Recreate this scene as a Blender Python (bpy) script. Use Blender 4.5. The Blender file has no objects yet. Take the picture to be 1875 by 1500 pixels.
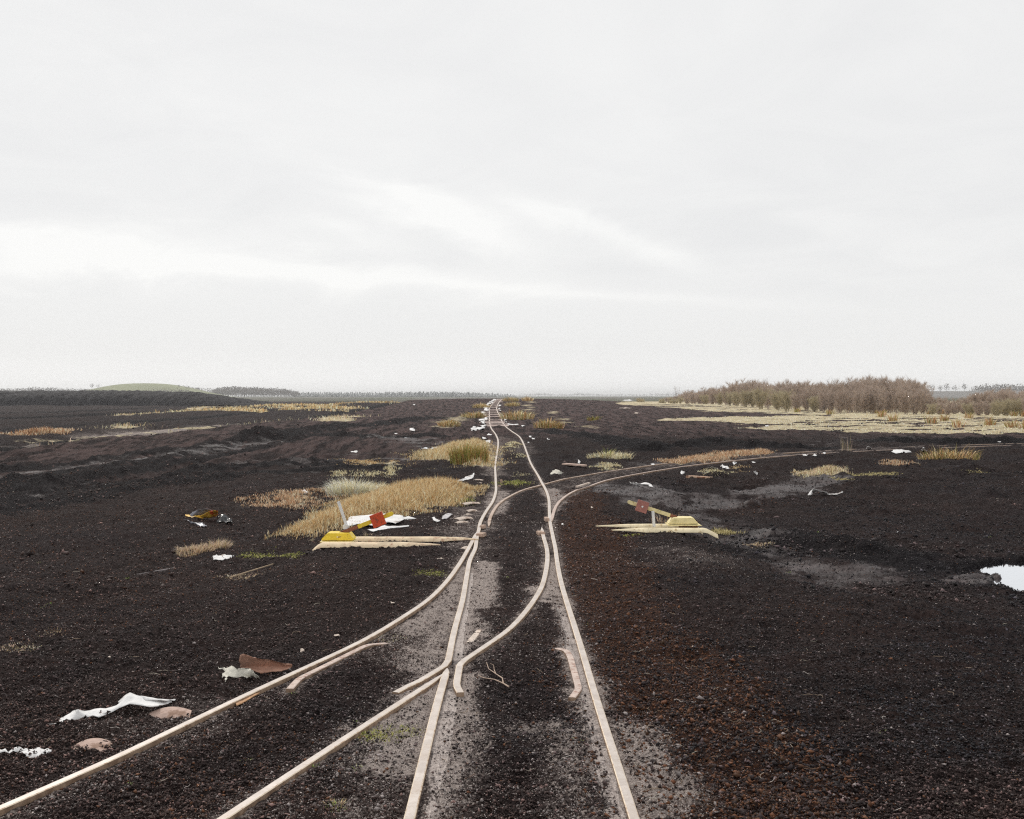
import bpy, bmesh, math, random
import numpy as np
from mathutils import Vector, noise as mnoise

scene = bpy.context.scene
COL = scene.collection
random.seed(7)
RNG = np.random.default_rng(11)

# ------------------------------------------------------------------ camera
CAM_Z, FPX, CX, HY = 1.935, 2000.0, 937.5, 725.0
cam_d = bpy.data.cameras.new('camera')
cam = bpy.data.objects.new('camera', cam_d)
COL.objects.link(cam)
cam.location = (0, 0, CAM_Z)
cam.rotation_euler = (math.radians(90), 0, 0)
cam_d.sensor_width = 36
cam_d.lens = 36 * FPX / 1875
cam_d.shift_y = -(750 - HY) / 1875
cam_d.clip_start = 0.1
cam_d.clip_end = 20000
scene.camera = cam

# ------------------------------------------------------------------ world
world = bpy.data.worlds.new("World")
scene.world = world
world.use_nodes = True
wn, wl = world.node_tree.nodes, world.node_tree.links
wn.clear()

class NB:
    """tiny node builder"""
    def __init__(s, tree):
        s.n, s.l = tree.nodes, tree.links
    def new(s, t, **kw):
        n = s.n.new(t)
        for k, v in kw.items():
            setattr(n, k, v)
        return n
    def put(s, sock, v):
        if isinstance(v, (int, float)):
            sock.default_value = v
        elif isinstance(v, (tuple, list)):
            if len(sock.default_value) == 4 and len(v) == 3:
                v = (*v, 1)
            sock.default_value = v
        else:
            s.l.new(v, sock)
    def math(s, op, a, b=0.0, c=0.0, clamp=False):
        n = s.new('ShaderNodeMath', operation=op, use_clamp=clamp)
        for i, v in enumerate((a, b, c)):
            s.put(n.inputs[i], v)
        return n.outputs[0]
    def mix(s, f, a, b):
        n = s.new('ShaderNodeMix', data_type='RGBA')
        s.put(n.inputs[0], f); s.put(n.inputs[6], a); s.put(n.inputs[7], b)
        return n.outputs[2]
    def noise(s, vec, scale, detail=3, rough=0.5, dist=0.0):
        n = s.new('ShaderNodeTexNoise')
        if vec is not None:
            s.put(n.inputs['Vector'], vec)
        n.inputs['Scale'].default_value = scale
        n.inputs['Detail'].default_value = detail
        n.inputs['Roughness'].default_value = rough
        n.inputs['Distortion'].default_value = dist
        return n.outputs[0]
    def ramp(s, v, lo, hi, a=0.0, b=1.0):
        n = s.new('ShaderNodeMapRange', interpolation_type='SMOOTHSTEP')
        s.put(n.inputs[0], v)
        for i, q in zip((1, 2, 3, 4), (lo, hi, a, b)):
            s.put(n.inputs[i], q)
        return n.outputs[0]
    def comb(s, x, y, z):
        n = s.new('ShaderNodeCombineXYZ')
        for i, q in enumerate((x, y, z)):
            s.put(n.inputs[i], q)
        return n.outputs[0]

SUN_EL, SUN_AZ = math.radians(42), math.radians(-28)   # azimuth from +Y towards +X
W = NB(world.node_tree)
tc = W.new('ShaderNodeTexCoord')
sep = W.new('ShaderNodeSeparateXYZ')
wl.new(tc.outputs['Generated'], sep.inputs[0])
X, Y, Z = sep.outputs
sky = W.new('ShaderNodeTexSky', sky_type='NISHITA')
sky.sun_disc = False
sky.sun_elevation = SUN_EL
sky.sun_rotation = SUN_AZ
yy = W.math('MAXIMUM', Y, 0.05)
u = W.math('DIVIDE', X, yy)
v = W.math('DIVIDE', Z, yy)
zz = W.math('ADD', W.math('MAXIMUM', Z, 0.0), 0.12)
cvec = W.comb(W.math('DIVIDE', X, zz), W.math('DIVIDE', Y, zz), 0.0)
n1 = W.noise(cvec, 0.55, 4, 0.5, 0.3)
n2 = W.noise(cvec, 2.1, 8, 0.62, 0.9)
n3 = W.noise(W.comb(u, W.math('MULTIPLY', v, 2.4), 3.0), 8.0, 8, 0.62, 0.8)
def gauss(u0, v0, su, sv, slope, amp):
    du = W.math('SUBTRACT', u, u0)
    dv = W.math('SUBTRACT', W.math('SUBTRACT', v, v0), W.math('MULTIPLY', du, slope))
    dv = W.math('ADD', dv, W.math('MULTIPLY', W.math('SUBTRACT', n3, 0.5), sv * 4.2))
    du = W.math('ADD', du, W.math('MULTIPLY', W.math('SUBTRACT', n2, 0.5), su * 1.2))
    a = W.math('DIVIDE', du, su); b = W.math('DIVIDE', dv, sv)
    q = W.math('ADD', W.math('MULTIPLY', a, a), W.math('MULTIPLY', b, b))
    return W.math('MULTIPLY', W.math('POWER', 2.718, W.math('MULTIPLY', q, -1.0)), amp)
streaks = [(-.42, .128, .20, .022, -.06, .8), (-.20, .118, .20, .014, -.09, .75), (.02, .097, .22, .005, -.06, .4),
           (-.085, .172, .075, .016, -.30, .75), (-.15, .15, .05, .01, -.2, .4), (.02, .165, .03, .008, -.35, .45), (-.03, .145, .06, .02, -.3, .45), (.075, .155, .075, .010, -.36, .6),
           (.14, .128, .03, .006, -.2, .35), (-.33, .155, .09, .02, -.1, .35), (.30, .16, .08, .015, -.25, .2),
           (-.25, .27, .2, .03, -.15, .15)]
acc = None
for s_ in streaks:
    g = gauss(*s_)
    acc = g if acc is None else W.math('ADD', acc, g)
low = W.ramp(v, 0.06, 0.13)       # thinner cloud texture towards the horizon
tex = W.math('MULTIPLY', W.math('ADD', W.math('MULTIPLY', W.math('SUBTRACT', n1, 0.5), .9), W.math('MULTIPLY', W.math('SUBTRACT', n2, 0.5), .75)), W.math('ADD', W.math('MULTIPLY', low, .8), .2))
f = W.math('ADD', W.math('ADD', W.math('MULTIPLY', acc, .9), tex), .34, clamp=True)
skycol = W.mix(f, (8.15, 8.17, 8.2, 1), (9.75, 9.73, 9.58, 1))
hz = W.ramp(v, 0.0, 0.05, 1.10, 1.0)      # paler towards the horizon
vm = W.new('ShaderNodeVectorMath', operation='SCALE'); W.l.new(skycol, vm.inputs[0]); W.l.new(hz, vm.inputs['Scale']); skycol = vm.outputs[0]
skycol = W.mix(0.03, skycol, sky.outputs[0])
bg = W.new('ShaderNodeBackground')
wl.new(skycol, bg.inputs[0])
bg.inputs[1].default_value = 0.1
wo = W.new('ShaderNodeOutputWorld')
wl.new(bg.outputs[0], wo.inputs[0])

# ------------------------------------------------------------------ sun
sd = bpy.data.lights.new('sun', 'SUN')
sd.energy = 1.6
sd.angle = math.radians(10)
sd.color = (1.0, 0.95, 0.88)
sun = bpy.data.objects.new('sun', sd)
COL.objects.link(sun)
d = Vector((math.sin(SUN_AZ) * math.cos(SUN_EL), math.cos(SUN_AZ) * math.cos(SUN_EL), math.sin(SUN_EL)))
sun.rotation_euler = d.to_track_quat('Z', 'Y').to_euler()
sun.location = (0, 0, 50)

scene.view_settings.view_transform = 'Standard'
scene.view_settings.look = 'None'
scene.view_settings.exposure = 0.0
scene.view_settings.gamma = 1.0
scene.cycles.use_denoising = False
scene.cycles.max_bounces = 6
scene.cycles.diffuse_bounces = 3
scene.cycles.volume_bounces = 3
scene.cycles.transparent_max_bounces = 8
scene.cycles.filter_width = 1.2

# ------------------------------------------------------------------ numpy noise
def _hash(ix, iy, seed):
    h = (ix.astype(np.uint32) * np.uint32(374761393) + iy.astype(np.uint32) * np.uint32(668265263) + np.uint32(seed * 974634777 & 0xffffffff))
    h = (h ^ (h >> np.uint32(13))) * np.uint32(1274126177)
    h = h ^ (h >> np.uint32(16))
    return (h & np.uint32(0xffffff)).astype(np.float32) / np.float32(0xffffff)
def vnoise(x, y, scale, seed=0):
    """value noise in -1..1, feature size = scale metres"""
    a = np.asarray(x, np.float64) / scale + 1000.37 + seed * 17.3; b = np.asarray(y, np.float64) / scale + 1000.81 + seed * 5.1
    ia = np.floor(a).astype(np.int64); ib = np.floor(b).astype(np.int64)
    fa = (a - ia).astype(np.float32); fb = (b - ib).astype(np.float32)
    fa = fa * fa * (3 - 2 * fa); fb = fb * fb * (3 - 2 * fb)
    h00 = _hash(ia, ib, seed); h10 = _hash(ia + 1, ib, seed); h01 = _hash(ia, ib + 1, seed); h11 = _hash(ia + 1, ib + 1, seed)
    r = (h00 * (1 - fa) + h10 * fa) * (1 - fb) + (h01 * (1 - fa) + h11 * fa) * fb
    return r * 2 - 1
def sstep(x, a, b):
    t = np.clip((x - a) / (b - a), 0, 1)
    return t * t * (3 - 2 * t)

# ------------------------------------------------------------------ terrain
_ty = np.arange(-100, 900, .5)
_tz = np.interp(_ty, [-100, 10, 15, 28, 43, 70, 100, 140, 165, 178, 200, 260, 400, 900],
                [0, 0, .05, .08, .14, .02, .02, .55, 1.28, 1.53, 1.15, -.3, -1.0, -1.0])
_k = np.exp(-(np.arange(-16, 17) / 7.0) ** 2); _k /= _k.sum()
_tz = np.convolve(np.pad(_tz, 16, 'edge'), _k, 'valid')
def base(x, y):
    x = np.asarray(x, float); y = np.asarray(y, float)
    z = np.interp(y, _ty, _tz)
    lat = np.exp(-((x + 2) / 36) ** 2)
    far = sstep(y, 90, 130)
    return z * (1 - far) + far * (z * lat - (1 - lat) * .12)

def polydist(x, y, pts):
    """distance to a polyline and arc parameter"""
    best = np.full(x.shape, 1e9); tt = np.zeros(x.shape)
    L = 0.0
    for (ax, ay), (bx, by) in zip(pts[:-1], pts[1:]):
        dx, dy = bx - ax, by - ay
        l = math.hypot(dx, dy) + 1e-9
        t = np.clip(((x - ax) * dx + (y - ay) * dy) / (l * l), 0, 1)
        dd = np.hypot(x - ax - t * dx, y - ay - t * dy)
        m = dd < best
        best = np.where(m, dd, best); tt = np.where(m, L + t * l, tt)
        L += l
    return best, tt, L
def sdpoly(x, y, pts):
    """signed distance to polygon, negative inside"""
    d_, _, _ = polydist(x, y, pts + [pts[0]])
    ins = np.zeros(x.shape, bool)
    n = len(pts)
    for i in range(n):
        ax, ay = pts[i]; bx, by = pts[(i + 1) % n]
        c = ((ay > y) != (by > y)) & (x < (bx - ax) * (y - ay) / ((by - ay) + 1e-12) + ax)
        ins ^= c
    return np.where(ins, -d_, d_)

_MARCH = 3.0 * (2500 / 3.0) ** (np.arange(900) / 899.0)
def cast(px, py, fn, h=0.0):
    t = (px - CX) / FPX; s = (py - HY) / FPX
    ys = _MARCH
    g = (CAM_Z - s * ys) - (fn(t * ys, ys) + h)
    idx = np.nonzero(g < 0)[0]
    if len(idx) == 0:
        y = 400.0
    else:
        i = idx[0]
        if i == 0:
            y = ys[0]
        else:
            lo, hi = ys[i - 1], ys[i]
            for _ in range(22):
                m = (lo + hi) / 2
                if CAM_Z - s * m - float(fn(np.array([t * m]), np.array([m]))[0]) - h < 0: hi = m
                else: lo = m
            y = (lo + hi) / 2
    return (t * y, y)

def pxline(pts, h=0.0, fn=None):
    return [cast(a, b, fn or base, h) for a, b in pts]

RIDGES = [  # pixel polyline, height, half-width, lumpiness
    ([(450, 811), (530, 797), (589, 787), (647, 780), (663, 781), (789, 767), (860, 768)], .22, .7, .6),
    ([(610, 801), (690, 803), (810, 800)], .12, .5, .8),
    ([(0, 905), (150, 875), (400, 830), (600, 800)], .10, .35, .6),
    ([(0, 880), (300, 838), (500, 800)], .09, .35, .6),
    ([(0, 893), (200, 862), (430, 822)], -.09, .3, .4),
    ([(0, 930), (200, 900), (450, 868), (750, 858)], .08, .35, .6),
    ([(620, 838), (700, 850), (790, 856)], -.10, .45, .3),
    ([(-60, 862), (100, 848), (250, 832), (430, 812), (560, 800)], .11, .35, .8),
    ([(0, 891), (150, 889), (250, 884), (430, 856), (600, 848)], .10, .35, .9),
    ([(75, 895), (320, 865), (600, 853)], .08, .28, .9),
    ([(0, 917), (60, 905), (115, 895)], .10, .35, .8),
    ([(980, 790), (1050, 796), (1090, 801), (1150, 812), (1185, 822)], .10, .6, .5),
    ([(1150, 826), (1185, 827), (1260, 819), (1300, 812), (1356, 816), (1420, 821), (1500, 822)], .17, .5, .6),
    ([(1600, 812), (1667, 810), (1760, 812), (1875, 811), (2000, 812)], .20, .6, .5),
    ([(1180, 905), (1260, 918), (1330, 902), (1420, 887), (1500, 874)], -.22, 1.1, .2),
    ([(1290, 945), (1400, 990), (1470, 1020), (1550, 1060)], -.16, .8, .2),
    ([(1385, 985), (1440, 965), (1540, 975), (1640, 1000)], .10, .5, .9),
    ([(1200, 925), (1250, 940), (1330, 925), (1420, 905)], .10, .3, 1.0),
    ([(60, 1150), (250, 1045), (430, 965)], -.14, 1.0, .2),
    ([(1450, 1120), (1700, 1100), (1875, 1180)], .06, .6, .8),
    ([(1720, 1050), (1760, 1042), (1800, 1030)], .05, .25, .9),
    ([(0, 1010), (300, 950), (500, 900)], .05, .6, .7),
]
RIDGES = [(pxline(p), h * (1.0 if i < 11 else 1.1), w, r) for i, (p, h, w, r) in enumerate(RIDGES)]
PONDS_PX = {
    'big': [(1778, 1047), (1800, 1038), (1806, 1033), (1875, 1030), (2000, 1036), (2050, 1080), (2000, 1120), (1875, 1088), (1850, 1079),
            (1836, 1074), (1821, 1069), (1822, 1064), (1832, 1060), (1833, 1055), (1826, 1051), (1806, 1055), (1790, 1054)],
    'far': [(766, 822), (781, 818), (802, 817), (820, 819), (813, 824), (790, 826)],
    'wet': [(1335, 899.5), (1360, 896), (1390, 893), (1408, 894.5), (1388, 898), (1352, 902)],
    'thin': [(722, 802), (742, 800.4), (772, 801.5), (750, 803.2)],
}
def strips(x, y):
    """ditches and lowered fields running alongside the track, left of the platform"""
    wob = vnoise(y, y * 0 + 3, 6.0, 5) * .35
    xs = x + wob
    z = -.28 * sstep(-xs, 17.0, 18.5)
    for c, wd, dp in ((-18.6, 1.0, .45), (-32.0, 1.0, .75), (-49.5, .9, .7), (-66, 1.0, .6)):
        z = z - dp * np.exp(-((xs - c) / wd) ** 2)
    # low camber of each field
    z = z + .10 * np.cos((xs + 25.3) / 14.0 * 2 * np.pi) * sstep(-xs, 19, 24)
    fade = sstep(y, 18, 26) * (1 - sstep(y, 240, 300))
    return z * fade
def features(x, y):
    x = np.asarray(x, float); y = np.asarray(y, float)
    z = strips(x, y)
    for pts, h, w, r in RIDGES:
        px_ = [p[0] for p in pts]; py_ = [p[1] for p in pts]
        m = (x > min(px_) - 3 * w) & (x < max(px_) + 3 * w) & (y > min(py_) - 3 * w) & (y < max(py_) + 3 * w)
        if not m.any(): continue
        xm, ym = x[m], y[m]
        d_, t_, L = polydist(xm, ym, pts)
        jag = d_ + vnoise(xm, ym, w * .9, 3) * w * .35
        amp = h * (1 + r * vnoise(xm, ym, .9, 4) * .6 + r * .55 * vnoise(xm, ym, .33, 6) + r * .35 * vnoise(xm, ym, .15, 7))
        end = np.clip(np.minimum(t_, L - t_) / (2.0 * w) + .3, 0, 1)
        z[m] += amp * np.exp(-(jag / w) ** 2) * end
    # tyre ruts running with the track on the left, faint ones on the far slopes
    rut = vnoise(x + .04 * y, y * .07, .55, 14) * .6 + vnoise(x + .04 * y, y * .05, 1.3, 15)
    z += .12 * rut * sstep(-x, 5, 8) * sstep(y, 19, 27) * (1 - sstep(y, 120, 170)) + .04 * rut * sstep(x, 3, 7) * sstep(y, 42, 55) * (1 - sstep(y, 120, 170))
    # churned peat right of the track
    ch = np.maximum(0, vnoise(x, y, .8, 16) + .6 * vnoise(x, y, .35, 17) - .1)
    z += .10 * ch * sstep(x, 3.0, 5.0) * sstep(y, 10, 16) * (1 - sstep(y, 38, 44))
    # gentle swells
    z += .05 * vnoise(x, y, 5.0, 8) * sstep(np.abs(x), 2.0, 5.0) + .10 * vnoise(x, y, 22.0, 9) * sstep(np.abs(x), 5, 20) * sstep(y, 20, 50)
    # sloping shoulder right of the track, bank sides
    z += -.22 * sstep(x, 2.2, 5.5) * (1 - sstep(y, 15, 24))
    z += -.12 * sstep(-x, 3.5, 7.0) * (1 - sstep(y, 18, 28))
    return z

# ---- rails traced on the base surface
RAIL_H = .025
def rl(pts): return pxline(pts, RAIL_H)
main_left_up = rl([(724, 1265), (740, 1261), (767, 1246), (801, 1227), (813, 1219), (821, 1208), (831, 1157), (846, 1103), (855.5, 1050), (862, 1020), (869, 1008), (873, 984), (877, 969),
                   (879, 958), (890, 936), (901, 920), (907.5, 902), (907.6, 879), (907, 850), (909, 836.5), (911.6, 819.5), (912, 807), (908, 796), (900, 785), (897, 776),
                   (896, 765), (896, 755), (896, 748), (900, 742), (907, 734.5), (912, 730.6)])
main_left_low = rl([(736, 1552), (748.7, 1500), (761, 1450), (772, 1405), (793, 1317), (810, 1247), (819, 1224)])
main_right = rl([(1178, 1550), (1163, 1500), (1148, 1450), (1127, 1389), (1100, 1309), (1081, 1242), (1065, 1186), (1047, 1130), (1032, 1084), (1023, 1048), (1017, 1003), (1012, 980), (1008, 960),
                 (1006, 936), (1005, 914), (1001, 900), (992.6, 884), (985, 870), (973, 850), (964.5, 828), (958, 811), (950.5, 799), (937, 789.5), (927, 782), (919, 771), (916, 763), (911, 754), (909.5, 746), (913, 738), (919, 731.5), (921, 730.4)])
branch_outer = rl([(874, 973), (872, 979), (865, 990), (856, 1008), (845, 1026), (834, 1044), (821.6, 1060.6), (800, 1084), (788, 1098), (753, 1119), (700, 1154), (662, 1176), (590, 1207), (537, 1232),
                   (478, 1260), (417, 1287), (347, 1320), (267, 1363), (160, 1411), (80, 1444), (0, 1478), (-100, 1522), (-260, 1590)])
branch_closure = rl([(992, 966), (995, 983), (1000, 997.6), (1002.5, 1012), (1001.6, 1035), (998, 1053), (991, 1077), (980, 1095), (958, 1125), (927, 1157), (887, 1183), (852, 1207), (842, 1216), (838, 1235), (835.5, 1253), (837, 1258), (843, 1268)])
branch_inner = rl([(818, 1229), (807, 1238), (769, 1261), (727, 1289), (700, 1305), (643, 1341), (563, 1396), (483, 1447), (403, 1498), (340, 1540), (250, 1600)])
left_guard = rl([(707, 1173), (696, 1174), (670, 1180), (617, 1207), (577, 1227), (548, 1240), (536, 1250), (530, 1260)])
right_guard = rl([(1020, 1182), (1036, 1187), (1044, 1199), (1052, 1237), (1060, 1258), (1058, 1263), (1047, 1275)])
curve_lower = rl([(1010, 955), (1013, 940), (1018, 927), (1025, 917), (1036, 908), (1056, 897), (1079, 890), (1107, 880), (1160, 869), (1213, 860), (1267, 852), (1320, 846), (1387, 839), (1453, 833.5), (1500, 830.5), (1560, 827), (1646, 822.5), (1731, 818.7), (1806, 816), (1875, 814), (1990, 811)])
curve_upper_near = rl([(895, 963), (897, 949), (903.5, 934.6), (915, 920), (937, 906), (962, 895), (989, 888), (1010.6, 882), (1034, 876)])

def catmull(pts, step):
    P_ = [Vector((*p, 0)) for p in pts]
    P_ = [P_[0] * 2 - P_[1]] + P_ + [P_[-1] * 2 - P_[-2]]
    out = []
    for i in range(1, len(P_) - 2):
        p0, p1, p2, p3 = P_[i - 1:i + 3]
        n = max(1, int((p2 - p1).length / step))
        n = min(n, 14)
        # centripetal-like tangents
        l1 = (p2 - p1).length
        def tan(a, b, c):
            la, lb = (b - a).length + 1e-6, (c - b).length + 1e-6
            return ((b - a) / la * lb + (c - b) / lb * la) / (la + lb)
        m1 = tan(p0, p1, p2) * l1; m2 = tan(p1, p2, p3) * l1
        for k in range(n):
            t = k / n
            t2, t3 = t * t, t * t * t
            out.append(p1 * (2 * t3 - 3 * t2 + 1) + m1 * (t3 - 2 * t2 + t) + p2 * (-2 * t3 + 3 * t2) + m2 * (t3 - t2))
    out.append(P_[-2])
    return [(p.x, p.y) for p in out]

# smooth the far curve and derive its second rail from the gauge
cl = catmull(curve_lower, .5)
off = []
for i, (a, b) in enumerate(cl):
    q0 = cl[max(0, i - 3)]; q1 = cl[min(len(cl) - 1, i + 3)]
    tx, ty = q1[0] - q0[0], q1[1] - q0[1]
    l = math.hypot(tx, ty)
    off.append((a - ty / l * .96, b + tx / l * .96))
xe = curve_upper_near[-1][0]
off = [p for p in off if p[0] > xe + .9]
curve_upper = catmull(curve_upper_near, .2)[:-1] + catmull([curve_upper_near[-1]] + off[::6] + [off[-1]], .4)
def resample(pts, step):
    a = np.array(pts); s_ = np.concatenate([[0], np.cumsum(np.hypot(*np.diff(a, axis=0).T))])
    n = max(2, int(s_[-1] / step) + 1); t = np.linspace(0, s_[-1], n)
    return np.stack([np.interp(t, s_, a[:, 0]), np.interp(t, s_, a[:, 1])], -1)
def smooth(pts, step, sig):
    """even resampling and gaussian smoothing that keeps both ends"""
    a = resample(catmull(pts, step), step)
    k = max(1, int(3 * sig / step)); w = np.exp(-(np.arange(-k, k + 1) * step / sig) ** 2 / 2); w /= w.sum()
    lo = 2 * a[0] - a[1:k + 1][::-1]; hi = 2 * a[-1] - a[-k - 1:-1][::-1]
    if len(lo) < k or len(hi) < k: return [tuple(q) for q in a]
    b_ = np.concatenate([lo, a, hi])
    a = np.stack([np.convolve(b_[:, i], w, 'valid') for i in (0, 1)], -1)
    return [tuple(q) for q in a]
def kinked(pts, step=.05, rad=.02):
    """straight runs meeting in slightly rounded bends"""
    a = resample(pts, step)
    for _ in range(1): a[1:-1] = a[1:-1] * .5 + (a[:-2] + a[2:]) * .25
    return [tuple(q) for q in a]
RAILS = {
    'main_left_up': kinked([main_left_up[0], main_left_up[2], main_left_up[4]]) + smooth(main_left_up[5:13], .06, .22)[:-1] + smooth(main_left_up[12:], .1, .12), 'main_left_low': smooth(main_left_low, .1, .6), 'main_right': smooth(main_right[:11], .08, .7)[:-1] + smooth(main_right[10:], .1, .15),
    'branch_outer': smooth(branch_outer, .1, .45), 'branch_closure': smooth(branch_closure[:12], .06, .3)[:-1] + kinked([branch_closure[11], branch_closure[12], branch_closure[14], branch_closure[16]]), 'branch_inner': smooth(branch_inner, .1, .5),
    'left_guard': kinked([left_guard[i] for i in (0, 2, 5, 7)]), 'right_guard': kinked([right_guard[i] for i in (0, 1, 2, 4, 6)]), 'curve_lower': cl, 'curve_upper': curve_upper,
}
def rail_dist(x, y):
    best = np.full(x.shape, 9.0)
    for k, pts in RAILS.items():
        p = pts[::3] + [pts[-1]]
        for i in range(0, len(p) - 1, 8):
            q = p[i:i + 9]
            ax = [a[0] for a in q]; ay = [a[1] for a in q]
            m = (x > min(ax) - 1.2) & (x < max(ax) + 1.2) & (y > min(ay) - 1.2) & (y < max(ay) + 1.2)
            if m.any():
                best[m] = np.minimum(best[m], polydist(x[m], y[m], q)[0])
    return best

def macro_nopond(x, y, rd=None):
    x = np.asarray(x, float); y = np.asarray(y, float)
    if rd is None: rd = rail_dist(x, y)
    k = sstep(rd, .15, 1.0)
    return base(x, y) + features(x, y) * k
PONDS = {}
for k, pp in PONDS_PX.items():
    pts = pxline(pp, 0, lambda a, b: macro_nopond(a, b))
    cxx = np.array([p[0] for p in pts]); cyy = np.array([p[1] for p in pts])
    wz = float(np.median(macro_nopond(cxx, cyy))) - .02
    # re-project the outline on the water level itself
    pts = [((a - CX) / FPX * ((CAM_Z - wz) * FPX / (b - HY)), (CAM_Z - wz) * FPX / (b - HY)) for a, b in pp]
    PONDS[k] = (pts, wz)
def ponds(x, y, z):
    for k, (pts, wz) in PONDS.items():
        px_ = [p[0] for p in pts]; py_ = [p[1] for p in pts]
        m = (x > min(px_) - .8) & (x < max(px_) + .8) & (y > min(py_) - .8) & (y < max(py_) + .8)
        if not m.any(): continue
        xm, ym = x[m], y[m]
        s = sdpoly(xm, ym, pts) + vnoise(xm, ym, .11, 31) * .045 - .03
        far = 1 if k == 'big' else 0
        rim = wz + .045 + .04 * vnoise(xm, ym, .12, 33) + .02 * vnoise(xm, ym, .05, 34)
        t = sstep(s, -.04, .03)
        inside = wz - .05
        zo = z[m]
        b = sstep(s, .15, .75)
        outer = rim * (1 - b) + np.maximum(zo, wz + .02) * b
        z[m] = inside * (1 - t) + outer * t
    return z
def macro(x, y):
    x = np.asarray(x, float); y = np.asarray(y, float)
    return ponds(x, y, macro_nopond(x, y))

def P(px, py, h=0.0):
    x, y = cast(px, py, macro, h)
    z = float(macro(np.array([x]), np.array([y]))[0]) + h
    return Vector((x, y, z))
def G(x, y):
    return float(macro(np.array([float(x)]), np.array([float(y)]))[0])

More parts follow.
